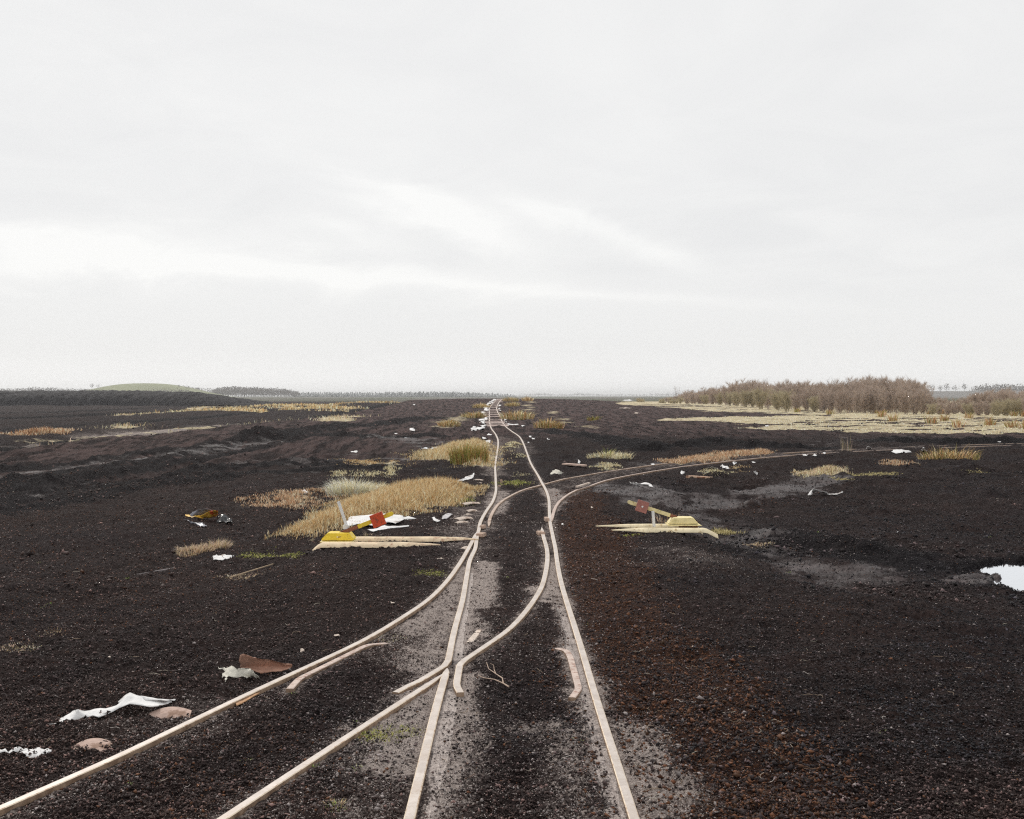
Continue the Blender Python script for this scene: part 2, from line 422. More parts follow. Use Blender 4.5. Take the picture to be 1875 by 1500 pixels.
# ------------------------------------------------------------------ zones painted on the ground as real surface kinds
# channel, pixel polyline, half width (m), strength
Z_ = [
    ('sand', [(870, 1000), (860, 1100), (840, 1200)], .35, .30), ('sand', [(980, 1010), (1010, 1100), (1030, 1200)], .3, .22), ('sand', [(790, 1290), (760, 1380), (700, 1480)], .4, .32), ('sand', [(1090, 1330), (1120, 1450)], .35, .3), ('sand', [(900, 1300), (880, 1480)], .25, .25),
    ('sand', [(880, 960), (860, 940), (890, 900)], .7, .35), ('sand', [(940, 930), (960, 960), (950, 1000)], .3, .2),
    ('sand', [(1030, 1100), (1045, 1180), (1075, 1260)], .10, .8), ('sand', [(1075, 1260), (1110, 1380), (1150, 1500), (1170, 1560)], .14, .75),
    ('sand', [(1150, 1330), (1180, 1360), (1190, 1400), (1215, 1480)], .16, .8), ('sand', [(1120, 1320), (1160, 1400)], .12, .6),
    ('sand', [(1000, 1330), (1040, 1370), (1030, 1440), (1060, 1500)], .2, .6),
    ('sand', [(850, 1240), (835, 1330), (820, 1400), (800, 1500)], .12, .85), ('sand', [(860, 1330), (850, 1420), (830, 1500)], .14, .6),
    ('sand', [(860, 1040), (850, 1120), (842, 1190)], .09, 1.0), ('sand', [(890, 1030), (885, 1080), (880, 1110)], .14, .9),
    ('sand', [(855, 1130), (870, 1150), (850, 1180)], .16, .7),
    ('sand', [(1010, 1030), (1010, 1060), (1012, 1090), (985, 1075)], .10, 1.0), ('sand', [(975, 1080), (1000, 1100)], .10, .8),
    ('sand', [(850, 1040), (820, 1090), (790, 1130), (740, 1150)], .16, .8), ('sand', [(820, 1120), (800, 1180), (770, 1220)], .25, .75),
    ('sand', [(740, 1170), (700, 1200), (760, 1230)], .2, .45), ('sand', [(800, 1250), (770, 1300), (750, 1350), (720, 1400)], .22, .85),
    ('sand', [(700, 1340), (660, 1380), (720, 1440), (690, 1480)], .25, .55), ('sand', [(640, 1440), (560, 1480)], .2, .35),
    ('sand', [(790, 1240), (760, 1270)], .10, .9), ('sand', [(480, 1290), (380, 1340), (120, 1470)], .12, .35),
    ('sand', [(230, 1330), (320, 1310), (380, 1290)], .2, .4), ('sand', [(20, 1500), (100, 1460)], .15, .4),
    ('sand', [(1100, 1010), (1130, 1040)], .2, .2), ('sand', [(1230, 1010), (1300, 1020), (1270, 1030)], .5, .4),
    ('sand', [(915, 910), (905, 940), (915, 900)], .2, .8), ('sand', [(1005, 895), (1020, 920), (1012, 935)], .2, .8),
    ('sand', [(860, 960), (840, 1000), (870, 930)], .4, .5), ('sand', [(905, 870), (903, 840), (905, 810)], .3, .6),
    ('sand', [(915, 800), (950, 815), (960, 830)], .5, .45), ('sand', [(920, 850), (960, 845)], .5, .3),
    ('sand', [(1040, 892), (1100, 872), (1200, 855), (1350, 840), (1500, 829), (1700, 819)], .5, .45),
    ('sand', [(900, 985), (950, 970), (1000, 965)], .15, .25),
    ('rust', [(1060, 900), (1080, 960), (1100, 1050), (1150, 1180), (1220, 1330), (1320, 1500)], .50, .85),
    ('rust', [(1160, 1160), (1240, 1200), (1290, 1300), (1380, 1420), (1420, 1500)], .42, .85),
    ('rust', [(1230, 1500), (1300, 1400)], .3, .6), ('rust', [(1190, 1172), (1225, 1190)], .2, 1.3),
    ('rust', [(400, 1400), (560, 1420)], .5, .25), ('rust', [(0, 1000), (250, 1050), (100, 1100)], 1.6, .35), ('rust', [(0, 940), (300, 930), (500, 960)], 2.0, .35),
    ('rust', [(60, 880), (400, 850)], 3.0, .3), ('rust', [(560, 790), (700, 775)], 5.0, .25),
    ('rust', [(1000, 800), (1200, 790), (1250, 800)], 2.5, .35), ('rust', [(870, 930), (900, 1000), (950, 1000)], .3, .3),
    ('rust', [(1440, 1130), (1540, 1110)], .5, .35), ('rust', [(1320, 925), (1380, 905)], .6, .5), ('rust', [(1600, 840), (1800, 845)], 1.5, .4),
    ('mud', [(1140, 893), (1220, 910), (1290, 912), (1360, 900), (1440, 885), (1500, 872)], .9, .9), ('mud', [(1300, 950), (1360, 960)], .9, .7),
    ('mud', [(1270, 930), (1320, 945), (1360, 965)], .75, .7), ('mud', [(1390, 985), (1440, 1005), (1480, 1020)], .5, .7),
    ('mud', [(1420, 1000), (1470, 1010), (1520, 1030), (1560, 1020)], .6, .8), ('mud', [(1500, 1030), (1560, 1060)], .5, .5), ('mud', [(1600, 940), (1660, 950)], .5, .5),
    ('mud', [(1130, 853), (1170, 850), (1200, 848)], .7, .6), ('mud', [(1500, 815), (1700, 800), (1875, 800)], 3.0, .5),
    ('mud', [(1350, 830), (1450, 812), (1500, 806)], 1.5, .4), ('mud', [(1770, 1030), (1830, 1020), (1900, 1025)], .25, .9), ('mud', [(1420, 905), (1480, 900)], .4, .4),
    ('mud', [(1026, 1110), (1052, 1200), (1073, 1270), (1098, 1370), (1130, 1510)], .035, 1.6), ('mud', [(862, 1050), (846, 1150), (836, 1215)], .03, 1.6), ('mud', [(828, 1260), (812, 1350), (785, 1500)], .035, 1.6),
    ('mud', [(0, 870), (200, 845), (500, 810)], .8, .7), ('mud', [(0, 915), (150, 890), (500, 845), (700, 830)], .5, .5),
    ('mud', [(560, 850), (700, 840), (780, 845)], .7, .6), ('mud', [(720, 803), (800, 812), (830, 820)], 1.2, .7),
    ('mud', [(520, 860), (560, 880)], .7, .5), ('mud', [(280, 1045), (320, 1030)], .15, .5), ('mud', [(1520, 1150), (1700, 1200), (1800, 1330)], .5, .3),
    ('mud', [(1000, 870), (960, 860), (930, 845)], .4, .3),
]
Z_ = [(c, pxline(p, 0, base), w, s) for c, p, w, s in Z_]
# pale grass on the far side, straw underlay of the nearer patches (world metres)
GP = {}   # pixel outlines of grass patches
GP['golden'] = [(520, 976), (560, 960), (600, 940), (650, 922), (690, 905), (740, 896), (800, 890), (850, 893), (868, 900), (845, 915), (800, 925), (755, 938), (700, 945), (650, 955), (590, 970), (545, 985)]
GP['knoll'] = [(745, 835), (780, 832), (820, 818), (860, 812), (890, 812), (903, 830), (905, 850), (885, 858), (850, 856), (830, 842), (790, 845)]
GP['russet'] = [(1215, 848), (1250, 842), (1300, 836), (1340, 831), (1400, 828), (1420, 832), (1350, 838), (1290, 845), (1240, 850)]
GP['reddish'] = [(475, 918), (510, 905), (560, 903), (590, 912), (560, 926), (510, 930), (480, 930)]
GP['ditch'] = [(1462, 866), (1500, 861), (1550, 854), (1556, 857), (1530, 865), (1480, 869)]
GP['ruddy'] = [(640, 846), (680, 845), (720, 848), (745, 852), (700, 853), (660, 851)]
GP_W = {k: pxline(v, 0, macro) for k, v in GP.items()}
WIDE = [  # wide straw coloured expanses, world coordinates: bands parallel to the track
    ('right', None)]
def straw_right(x, y):
    """pale sedge flat to the right: between the peat platform and the scrub"""
    e0 = np.interp(y, [44, 51, 56, 75, 92, 99, 112, 121, 160, 250], [70, 31, 17, 14, 13, 30, 29, 23.5, 17, 13])
    edge = e0 + 3.0 * vnoise(x * .3, y, 7, 41) + 1.6 * vnoise(x * .4, y, 2.2, 42)
    m = sstep(x, edge - .8, edge + .8) * sstep(y, 47, 54)
    n = vnoise(x * .18, y, 2.6, 43) + .6 * vnoise(x * .22, y, 1.0, 44) + .3 * vnoise(x, y, .5, 45)
    bare = sstep(n, .25, .6) * (1 - sstep(x, 34, 48)) * .85
    m = m * (1 - bare)
    return m
REED = ((-18.0, -18.0, .8, .6, 36, 58), (-18.6, -19.5, 1.0, 1.0, 64, 104), (-40, -58, 1.3, 1.1, 112, 215), (-13.5, -15.5, 1.4, 1.1, 82, 104), (-24, -26, 1.3, .9, 66, 74), (-30, -42, 1.2, .9, 150, 200), (-58, -62, 1.5, 1.0, 215, 250))
def zones(x, y, rd):
    out = {c: np.zeros(x.shape, np.float32) for c in ('sand', 'rust', 'mud', 'straw', 'far', 'dark', 'dry')}
    edge = vnoise(x, y, .35, 21) * .35 + vnoise(x, y, .12, 22) * .25 + vnoise(x, y, 1.3, 23) * .3
    for c, pts, w, s in Z_:
        px_ = [p[0] for p in pts]; py_ = [p[1] for p in pts]
        m = (x > min(px_) - 2.5 * w) & (x < max(px_) + 2.5 * w) & (y > min(py_) - 2.5 * w) & (y < max(py_) + 2.5 * w)
        if not m.any(): continue
        d_, _, _ = polydist(x[m], y[m], pts)
        q = d_ / w + edge[m] * .9
        val = s * (1 - sstep(q, .35, 1.9))
        out[c][m] = np.maximum(out[c][m], val)
    near = (1 - sstep(rd + edge * .06, .03, .16)) * .55
    out['sand'] = np.maximum(out['sand'], near)
    for k, pts in GP_W.items():
        px_ = [p[0] for p in pts]; py_ = [p[1] for p in pts]
        m = (x > min(px_) - 1.5) & (x < max(px_) + 1.5) & (y > min(py_) - 1.5) & (y < max(py_) + 1.5)
        if not m.any(): continue
        s = sdpoly(x[m], y[m], pts)
        out['straw'][m] = np.maximum(out['straw'][m], .55 * (1 - sstep(s + edge[m] * .9, -.35, .15)))
    # reeds along the ditches on the left
    wob = vnoise(y, y * 0 + 3, 6.0, 5) * .35
    xs = x + wob
    for c, c2, wd, a, ya, yb in REED:
        c = c + (c2 - c) * (y - ya) / (yb - ya)
        brk = sstep(vnoise(x * .5, y, 6, 51) + .5 * vnoise(x, y, 2, 52), -.35, .25)
        out['straw'] = np.maximum(out['straw'], a * np.exp(-((xs - c) / wd) ** 2) * brk * sstep(y, ya - 2, ya + 2) * (1 - sstep(y, yb - 4, yb)))
    pale = np.exp(-((xs + 21.0) / 2.4) ** 2) * sstep(y, 40, 48) * (1 - sstep(y, 72, 92)) * .9
    out['sand'] = np.maximum(out['sand'], pale * sstep(vnoise(x * .4, y, 2.5, 53) + .7, 0, .7))
    out['straw'] = np.maximum(out['straw'], .6 * pale * sstep(vnoise(x * .4, y, 2.0, 59), .1, .4))
    # scattered grassy belt near the left skyline
    belt = sstep(-x, 17, 24) * (1 - sstep(-x, 40, 46)) * sstep(y, 125, 150) * (1 - sstep(y, 185, 215)) * sstep(vnoise(x * .35, y, 7, 54), -.05, .3) * .8
    out['straw'] = np.maximum(out['straw'], belt)
    out['straw'] = np.maximum(out['straw'], straw_right(x, y).astype(np.float32))
    # dry streaks beside the far rails
    for c, y0, y1, wd in ((4.2, 60, 120, 1.0), (2.4, 120, 176, 1.2), (-4.5, 58, 100, 1.4)):
        ss = np.exp(-((x - c + vnoise(y, y, 9, 55) * .8) / wd) ** 2) * sstep(y, y0, y0 + 4) * (1 - sstep(y, y1 - 4, y1)) * sstep(vnoise(x * .4, y, 4, 56), -.4, .1)
        out['straw'] = np.maximum(out['straw'], .5 * ss)
    out['far'] = sstep(y, 330, 480).astype(np.float32)
    for pts, h, w, r in RIDGES[:17]:
        if h < 0: continue
        px_ = [p[0] for p in pts]; py_ = [p[1] for p in pts]; w2 = w * 1.7
        m = (x > min(px_) - 3 * w2) & (x < max(px_) + 3 * w2) & (y > min(py_) - 3 * w2) & (y < max(py_) + 3 * w2)
        if not m.any(): continue
        d_, _, _ = polydist(x[m], y[m], pts)
        out['dark'][m] = np.maximum(out['dark'][m], (1 - sstep(d_ / w2 + edge[m] * .8, .3, 1.5)) * 1.0)
    for c, wd in ((-19.6, 1.2), (-33.0, 1.5), (-50.0, 1.5), (-66.5, 1.5)):
        out['dark'] = np.maximum(out['dark'], np.exp(-((xs - c) / wd) ** 2) * sstep(y, 30, 38) * (1 - sstep(y, 230, 260)))
    fieldd = sstep(-xs, 20, 21) * sstep(y, 30, 40) * .45
    out['dark'] = np.maximum(out['dark'], fieldd)
    pb, _w = PONDS['big']
    m = (np.abs(x - pb[0][0] - .6) < 2.6) & (np.abs(y - pb[0][1]) < 2.6)
    if m.any(): out['dark'][m] = np.maximum(out['dark'][m], 1.2 * (1 - sstep(sdpoly(x[m], y[m], pb) + edge[m] * .15, .05, .5)))
    dry = np.where(x > 0, sstep(y + 6 * vnoise(x, y, 9, 57), 40, 58), sstep(y + 4 * vnoise(x, y, 5, 58) - np.clip(x + 9, 0, 9) * 1.2, 18, 34))
    out['dry'] = (dry * (1 - sstep(-xs, 18, 20) * .8)).astype(np.float32)
    return out

# ------------------------------------------------------------------ material helpers
def mat_new(name):
    m = bpy.data.materials.new(name)
    m.use_nodes = True
    m.node_tree.nodes.clear()
    b = NB(m.node_tree)
    p = b.new('ShaderNodeBsdfPrincipled')
    o = b.new('ShaderNodeOutputMaterial')
    m.node_tree.links.new(p.outputs[0], o.inputs[0])
    return m, b, p
def simple(name, col, rough=.8, var=.25, scale=18, metal=0.0, bump=.0, spec=.3, stain=None, stain_scale=6, stain_lo=.5, stain_hi=.62, trans=False):
    m, b, p = mat_new(name)
    g = b.new('ShaderNodeNewGeometry').outputs['Position']
    tcn = b.new('ShaderNodeTexCoord').outputs['Object']
    n = b.noise(tcn, scale, 4, .6)
    c = b.mix(b.ramp(n, .3, .7), tuple(q * (1 - var) for q in col), tuple(min(1, q * (1 + var)) for q in col))
    if stain:
        n2_ = b.noise(tcn, stain_scale, 5, .65)
        c = b.mix(b.ramp(n2_, stain_lo, stain_hi), c, stain)
    b.put(p.inputs['Base Color'], c)
    p.inputs['Roughness'].default_value = rough
    p.inputs['Metallic'].default_value = metal
    p.inputs['Specular IOR Level'].default_value = spec
    if bump:
        bn = b.new('ShaderNodeBump')
        bn.inputs['Strength'].default_value = bump
        bn.inputs['Distance'].default_value = .01
        b.put(bn.inputs['Height'], b.noise(tcn, scale * 3, 4, .6))
        b.put(p.inputs['Normal'], bn.outputs[0])
    return m
def attr_mat(name, rough=.8, spec=.2, thin=0.0):
    m, b, p = mat_new(name)
    a = b.new('ShaderNodeAttribute', attribute_name='tint')
    b.put(p.inputs['Base Color'], a.outputs['Color'])
    p.inputs['Roughness'].default_value = rough
    p.inputs['Specular IOR Level'].default_value = spec
    return m

def link(name, me, mat=None, parent=None, loc=(0, 0, 0)):
    o = bpy.data.objects.new(name, me)
    COL.objects.link(o)
    o.location = loc
    if parent: o.parent = parent
    if mat is not None and me is not None:
        for mm in (mat if isinstance(mat, (list, tuple)) else [mat]):
            me.materials.append(mm)
    return o
def tag(o, label=None, cat=None, group=None, kind=None):
    if label: o['label'] = label
    if cat: o['category'] = cat
    if group: o['group'] = group
    if kind: o['kind'] = kind
    return o
def mesh_np(name, verts, faces, tint=None, smooth=False):
    """faces: (M,k) array"""
    me = bpy.data.meshes.new(name)
    verts = np.asarray(verts, np.float32); faces = np.asarray(faces, np.int32)
    me.vertices.add(len(verts)); me.vertices.foreach_set('co', verts.ravel())
    k = faces.shape[1]
    me.loops.add(faces.size); me.loops.foreach_set('vertex_index', faces.ravel())
    me.polygons.add(len(faces)); me.polygons.foreach_set('loop_start', np.arange(0, faces.size, k, dtype=np.int32))
    me.polygons.foreach_set('loop_total', np.full(len(faces), k, np.int32))
    if smooth: me.polygons.foreach_set('use_smooth', np.ones(len(faces), bool))
    me.update(calc_edges=True)
    if tint is not None:
        at = me.attributes.new('tint', 'FLOAT_COLOR', 'POINT')
        c = np.ones((len(verts), 4), np.float32); c[:, :3] = tint
        at.data.foreach_set('color', c.ravel())
    return me

# ------------------------------------------------------------------ ground
def micro_h(x, y, rd, mud):
    spacing = np.maximum(2 * np.maximum(y, 3) ** 1.5 * .00053, .0012 * np.maximum(y, 3))
    calm = .18 + .82 * sstep(rd, .04, .35)
    micro = np.zeros_like(x)
    for sc, am, sd_ in ((1.1, .028, 61), (.42, .026, 62), (.17, .021, 63), (.075, .015, 64), (.036, .011, 65), (.018, .006, 66)):
        fade = np.clip(sc / (spacing * 1.1), 0, 1) ** .8
        n = vnoise(x, y, sc, sd_)
        if sc < .1: n = 1 - 2 * np.abs(n)      # crumb-like
        micro += n * am * fade * (calm if sc > .1 else (.3 + .7 * calm))
    micro *= (1 - .25 * np.clip(mud, 0, 1)) * (1 + sstep(y, 12, 40) * 1.2) * (1 - sstep(y, 150, 400))
    micro -= .006 * (1 - sstep(rd, .02, .12))
    return micro
def ground_h(x, y):
    x = np.asarray(x, float); y = np.asarray(y, float)
    rd = rail_dist(x, y)
    return ponds(x, y, macro_nopond(x, y, rd) + micro_h(x, y, rd, zones(x, y, rd)['mud']))
def build_ground():
    s = np.linspace(1 / math.sqrt(3.6), 1 / math.sqrt(300), 900)
    rows = 1 / s ** 2
    s2 = np.linspace(1 / math.sqrt(300), 1 / math.sqrt(6000), 100)[1:]
    rows = np.concatenate([[-60, -30, -12, -5, -1, 1, 2.2, 3.0], rows, 1 / s2 ** 2])
    fine = np.linspace(-.66, .66, 1180)
    out = np.geomspace(.68, 3.6, 22)
    t = np.concatenate([-out[::-1], fine, out])
    Yr, T = np.meshgrid(rows, t, indexing='ij')
    Xr = T * (np.maximum(Yr, 3.0) + 1.2)
    x = Xr.ravel(); y = Yr.ravel()
    rd = rail_dist(x, y)
    z = macro_nopond(x, y, rd)
    # crumbly relief
    zo = zones(x, y, rd)
    micro = micro_h(x, y, rd, zo['mud'])
    z = ponds(x, y, z + micro)
    # worn groove on the inside of the running rails
    nr, nc = Yr.shape
    i = np.arange(nr - 1)[:, None] * nc + np.arange(nc - 1)[None]
    faces = np.stack([i, i + 1, i + nc + 1, i + nc], -1).reshape(-1, 4)
    me = mesh_np('ground', np.stack([x, y, z], -1), faces, smooth=True)
    for c, arr in zo.items():
        at = me.attributes.new(c, 'FLOAT', 'POINT')
        at.data.foreach_set('value', arr.astype(np.float32))
    m, b, p = mat_new('peat')
    pos = b.new('ShaderNodeNewGeometry').outputs['Position']
    A = {c: b.new('ShaderNodeAttribute', attribute_name=c).outputs['Fac'] for c in zo}
    big = b.noise(pos, .25, 4, .55)
    mid = b.noise(pos, 1.6, 5, .6)
    fin = b.noise(pos, 26, 5, .7)
    vf = b.noise(pos, 90, 3, .7)
    col = b.mix(b.ramp(fin, .33, .66), (.0075, .005, .005), (.050, .036, .034))
    col = b.mix(b.math('MULTIPLY', b.ramp(mid, .40, .66), .6), col, (.040, .0245, .0215))
    col = b.mix(b.math('MULTIPLY', b.ramp(vf, .60, .70), .8), col, (.115, .092, .088))
    col = b.mix(b.math('MULTIPLY', b.ramp(big, .45, .65), .3), col, (.018, .0165, .021))
    # drier, browner surface some way off
    ln = b.new('ShaderNodeSeparateXYZ'); b.put(ln.inputs[0], pos)
    offw = b.ramp(ln.outputs[1], 16, 60)
    vst = b.comb(b.math('MULTIPLY', b.math('ADD', ln.outputs[0], b.math('MULTIPLY', ln.outputs[1], .04)), 2.2), b.math('MULTIPLY', ln.outputs[1], .16), 0.0)
    col = b.mix(b.math('MULTIPLY', A['dry'], .85), col, b.mix(b.ramp(b.noise(vst, 1.1, 6, .68), .40, .60), (.020, .0125, .0125), (.130, .088, .082)))
    col = b.mix(b.math('MULTIPLY', b.ramp(b.math('ADD', A['dark'], b.math('MULTIPLY', b.math('SUBTRACT', b.noise(pos, 2.2, 5, .65), .5), 1.1)), .3, .75), .9), col, b.mix(b.ramp(fin, .3, .7), (.004, .0035, .0045), (.020, .017, .019)))
    # rust coloured fibre
    rf = b.ramp(b.math('ADD', b.math('MULTIPLY', A['rust'], .95), b.math('MULTIPLY', b.math('SUBTRACT', b.noise(pos, 14, 5, .7), .5), 1.3)), .42, .75)
    col = b.mix(b.math('MULTIPLY', rf, b.ramp(b.noise(pos, 38, 4, .7), .40, .62, .12, .85)), col, b.mix(b.ramp(vf, .35, .7), (.028, .012, .008), (.15, .065, .034)))
    # mud
    mf = b.ramp(b.math('ADD', A['mud'], b.math('MULTIPLY', b.math('SUBTRACT', b.noise(pos, 1.1, 6, .7), .5), 2.2)), .42, 1.0)
    col = b.mix(b.math('MULTIPLY', mf, .8), col, b.mix(b.ramp(b.noise(pos, 2.5, 5, .7), .3, .7), (.026, .018, .018), (.090, .064, .062)))
    # pale grit
    col = b.mix(b.math('MULTIPLY', b.ramp(b.math('ADD', A['sand'], b.math('MULTIPLY', b.math('SUBTRACT', b.noise(pos, 4, 5, .65), .5), .8)), .15, .85), .75), col, b.mix(b.ramp(fin, .35, .65), (.070, .052, .048), (.17, .135, .125)))
    sf = b.ramp(b.math('ADD', b.math('MULTIPLY', A['sand'], 1.0), b.math('ADD', b.math('MULTIPLY', b.math('SUBTRACT', b.noise(pos, 60, 5, .8), .5), 2.6), b.math('MULTIPLY', b.math('SUBTRACT', b.noise(pos, 7, 4, .6), .5), 1.2))), .50, .82)
    gate = b.ramp(A['sand'], .02, .2)
    sf = b.math('MULTIPLY', sf, gate)
    col = b.mix(b.math('MULTIPLY', sf, .9), col, b.mix(b.ramp(vf, .3, .7), (.28, .225, .20), (.62, .54, .495)))
    # straw
    tf = b.ramp(b.math('ADD', A['straw'], b.math('MULTIPLY', b.math('SUBTRACT', b.noise(pos, 3.5, 5, .65), .5), .9)), .3, .62)
    col = b.mix(tf, col, b.mix(b.ramp(b.noise(pos, 1.2, 5, .7), .3, .7), (.48, .39, .24), (.80, .70, .50)))
    # far farmland
    col = b.mix(A['far'], col, b.mix(b.ramp(b.noise(pos, .012, 2, .5), .4, .6), (.16, .14, .13), (.10, .115, .07)))
    # flecks
    vo = b.new('ShaderNodeTexVoronoi', feature='F1'); b.put(vo.inputs['Vector'], pos); vo.inputs['Scale'].default_value = 22
    fl = b.math('LESS_THAN', vo.outputs['Distance'], .11)
    vs = b.new('ShaderNodeSeparateColor'); b.put(vs.inputs[0], vo.outputs['Color'])
    fl = b.math('MULTIPLY', fl, b.math('GREATER_THAN', vs.outputs[0], .72))
    col = b.mix(b.math('MULTIPLY', fl, .8), col, (.38, .34, .32))
    b.put(p.inputs['Base Color'], col)
    b.put(p.inputs['Roughness'], b.ramp(mf, 0, 1, .9, .5))
    b.put(p.inputs['Specular IOR Level'], b.ramp(mf, 0, 1, .08, .26))
    bn = b.new('ShaderNodeBump'); bn.inputs['Strength'].default_value = .9; bn.inputs['Distance'].default_value = .03
    hgt = b.math('ADD', b.math('MULTIPLY', fin, 1.2), b.math('MULTIPLY', vf, .5))
    b.put(bn.inputs['Height'], b.math('MULTIPLY', hgt, b.ramp(mf, 0, 1, 1, .25)))
    bn2 = b.new('ShaderNodeBump'); bn2.inputs['Strength'].default_value = .8; bn2.inputs['Distance'].default_value = .28
    b.put(bn2.inputs['Height'], b.math('MULTIPLY', b.noise(pos, 4.5, 7, .78), b.ramp(ln.outputs[1], 9, 45, .08, 1.0)))
    b.put(bn2.inputs['Normal'], bn.outputs[0])
    b.put(p.inputs['Normal'], bn2.outputs[0])
    o = link('ground', me, m)
    tag(o, kind='structure')
build_ground()

# ponds
mw, b, p = mat_new('still_water')
p.inputs['Base Color'].default_value = (.012, .012, .014, 1)
p.inputs['Roughness'].default_value = .03
p.inputs['IOR'].default_value = 1.33
p.inputs['Specular IOR Level'].default_value = 1.0
pos = b.new('ShaderNodeNewGeometry').outputs['Position']
gl = b.new('ShaderNodeBsdfGlossy'); gl.inputs['Roughness'].default_value = .03; gl.inputs['Color'].default_value = (.95, .97, 1, 1)
fr = b.new('ShaderNodeFresnel'); fr.inputs['IOR'].default_value = 1.6
wb = b.new('ShaderNodeBump'); wb.inputs['Strength'].default_value = .12; wb.inputs['Distance'].default_value = .01; b.put(wb.inputs['Height'], b.noise(pos, 9, 3, .5)); b.put(gl.inputs['Normal'], wb.outputs[0])
mx = b.new('ShaderNodeMixShader')
b.put(mx.inputs[0], b.math('MULTIPLY', b.ramp(fr.outputs[0], 0.0, .5), .95))
b.l.new(p.outputs[0], mx.inputs[1]); b.l.new(gl.outputs[0], mx.inputs[2])
b.l.new(mx.outputs[0], [n for n in b.n if n.type == 'OUTPUT_MATERIAL'][0].inputs[0])
for k, (pts, wz) in PONDS.items():
    c = np.array(pts).mean(0)
    bm = bmesh.new()
    q = [((a - c[0]), (b_ - c[1])) for a, b_ in pts]
    vs_ = [bm.verts.new((a * 1.06 + .08 * np.sign(a), b_ * 1.06 + .08 * np.sign(b_), 0)) for a, b_ in q]
    bm.faces.new(vs_)
    bmesh.ops.triangulate(bm, faces=bm.faces[:])
    me = bpy.data.meshes.new('puddle'); bm.to_mesh(me); bm.free()
    for pl in me.polygons:
        pl.use_smooth = False
    if sum(pl.normal.z for pl in me.polygons) < 0: me.flip_normals()
    tag(link('puddle', me, mw, loc=(c[0], c[1], wz)), kind='structure')

# ------------------------------------------------------------------ scattered crumbs, grit (stuff)
OCT_V = np.array([(1, 0, 0), (-1, 0, 0), (0, 1, 0), (0, -1, 0), (0, 0, 1), (0, 0, -1)], np.float32)
OCT_F = np.array([(0, 2, 4), (2, 1, 4), (1, 3, 4), (3, 0, 4), (2, 0, 5), (1, 2, 5), (3, 1, 5), (0, 3, 5)], np.int32)
def clods(name, n, smin, smax, y0, y1, mode):
    inv = RNG.uniform(1 / y1, 1 / y0, n)
    y = 1 / inv
    x = RNG.uniform(-.62, .62, n) * (y + .6)
    rd = rail_dist(x, y)
    zo = zones(x, y, rd)
    r = RNG.random(n)
    if mode != 'grit':
        tone = (RNG.uniform(.35, 1.5, n) + 4.0 * (RNG.random(n) < .09))[:, None]
        warm = np.clip(.62 + .5 * vnoise(x, y, 1.7, 74) + .25 * vnoise(x, y, .4, 75) - .42 * np.clip(x - .5, -1, 2.5) / 2.5, 0, 1)[:, None]
        col = (np.array([(.0185, .0165, .0195)]) * (1 - warm) + np.array([(.056, .0345, .030)]) * warm) * tone
        rust = r < (.015 + .42 * np.clip(zo['rust'], 0, 1) ** 1.3)
        hue = RNG.random(n)
        rc = np.array([(.12, .048, .024)]) * RNG.uniform(.25, 1.5, n)[:, None] + np.array([(.03, .022, .012)]) * hue[:, None]
        col[rust] = rc[rust]
        pale = (~rust) & (r > .99 - .25 * zo['sand'])
        col[pale] = (np.array([(.30, .26, .25)]) * RNG.uniform(.5, 1.4, n)[:, None])[pale]
        keep = (rd > .055) & (RNG.random(n) > .45 * np.clip(zo['mud'], 0, 1)) & (RNG.random(n) > np.clip(.9 * zo['sand'], 0, .72))
        patch = vnoise(x, y, .8, 71) + .5 * vnoise(x, y, .25, 72)
        keep &= patch > (RNG.uniform(-3.2, .0, n) if mode == 'peat' else RNG.uniform(-.5, 1.2, n))
        if mode == 'lump':
            keep &= (rd > .25) & ~pale & (RNG.random(n) < np.clip(.12 + .6 * zo['dark'] + .5 * (x > 3), 0, 1)) & (RNG.random(n) > zo['straw'])
            col[rust] = col[rust] * .35
    else:
        tone = RNG.uniform(.5, 1.3, n)[:, None]
        col = np.array([(.54, .47, .435)]) * tone
        keep = (rd > .05) & (RNG.random(n) < .035 + .8 * zo['sand'])
    x, y, col = x[keep], y[keep], col[keep]
    n = len(x)
    z = ground_h(x, y)
    size = smin * (smax / smin) ** (RNG.random(n) ** (2.0 if mode == 'peat' else 3.0))
    size = np.maximum(size, y * (.00045 if mode != 'lump' else .0007))
    if mode == 'peat':
        size *= 1 + .8 * (np.clip(zones(x, y, np.full(n, 9.))['rust'], 0, 1) > .4) * (RNG.random(n) < .15)
    V = OCT_V[None] * size[:, None, None]
    V = V * (1 + RNG.uniform(-.45, .45, (n, 6, 1)))
    V = V + RNG.uniform(-.5, .5, (n, 6, 3)) * size[:, None, None]
    V[:, :, 2] *= .8
    a = RNG.uniform(0, 2 * np.pi, n); ca, sa = np.cos(a)[:, None], np.sin(a)[:, None]
    vx = V[:, :, 0] * ca * 1.25 - V[:, :, 1] * sa * .8; vy = V[:, :, 0] * sa * 1.25 + V[:, :, 1] * ca * .8
    V = np.stack([vx, vy, V[:, :, 2]], -1)
    V += np.stack([x, y, z + size * .25 + .004], -1)[:, None]
    F = OCT_F[None] + (np.arange(n) * 6)[:, None, None]
    me = mesh_np(name, V.reshape(-1, 3), F.reshape(-1, 3), np.repeat(col, 6, 0))
    return me
m_crumb = attr_mat('peat_crumb', .65, .2)
tag(link('peat_crumbs', clods('peat_crumbs', 520000, .0030, .0105, 4.2, 26, 'peat'), m_crumb), 'dark brown and rusty peat crumbs strewn over the ground', 'peat crumbs', kind='stuff')
tag(link('peat_clods', clods('peat_clods', 110000, .010, .034, 11, 80, 'lump'), m_crumb), 'dark peat clods scattered over the middle distance', 'peat clods', kind='stuff')
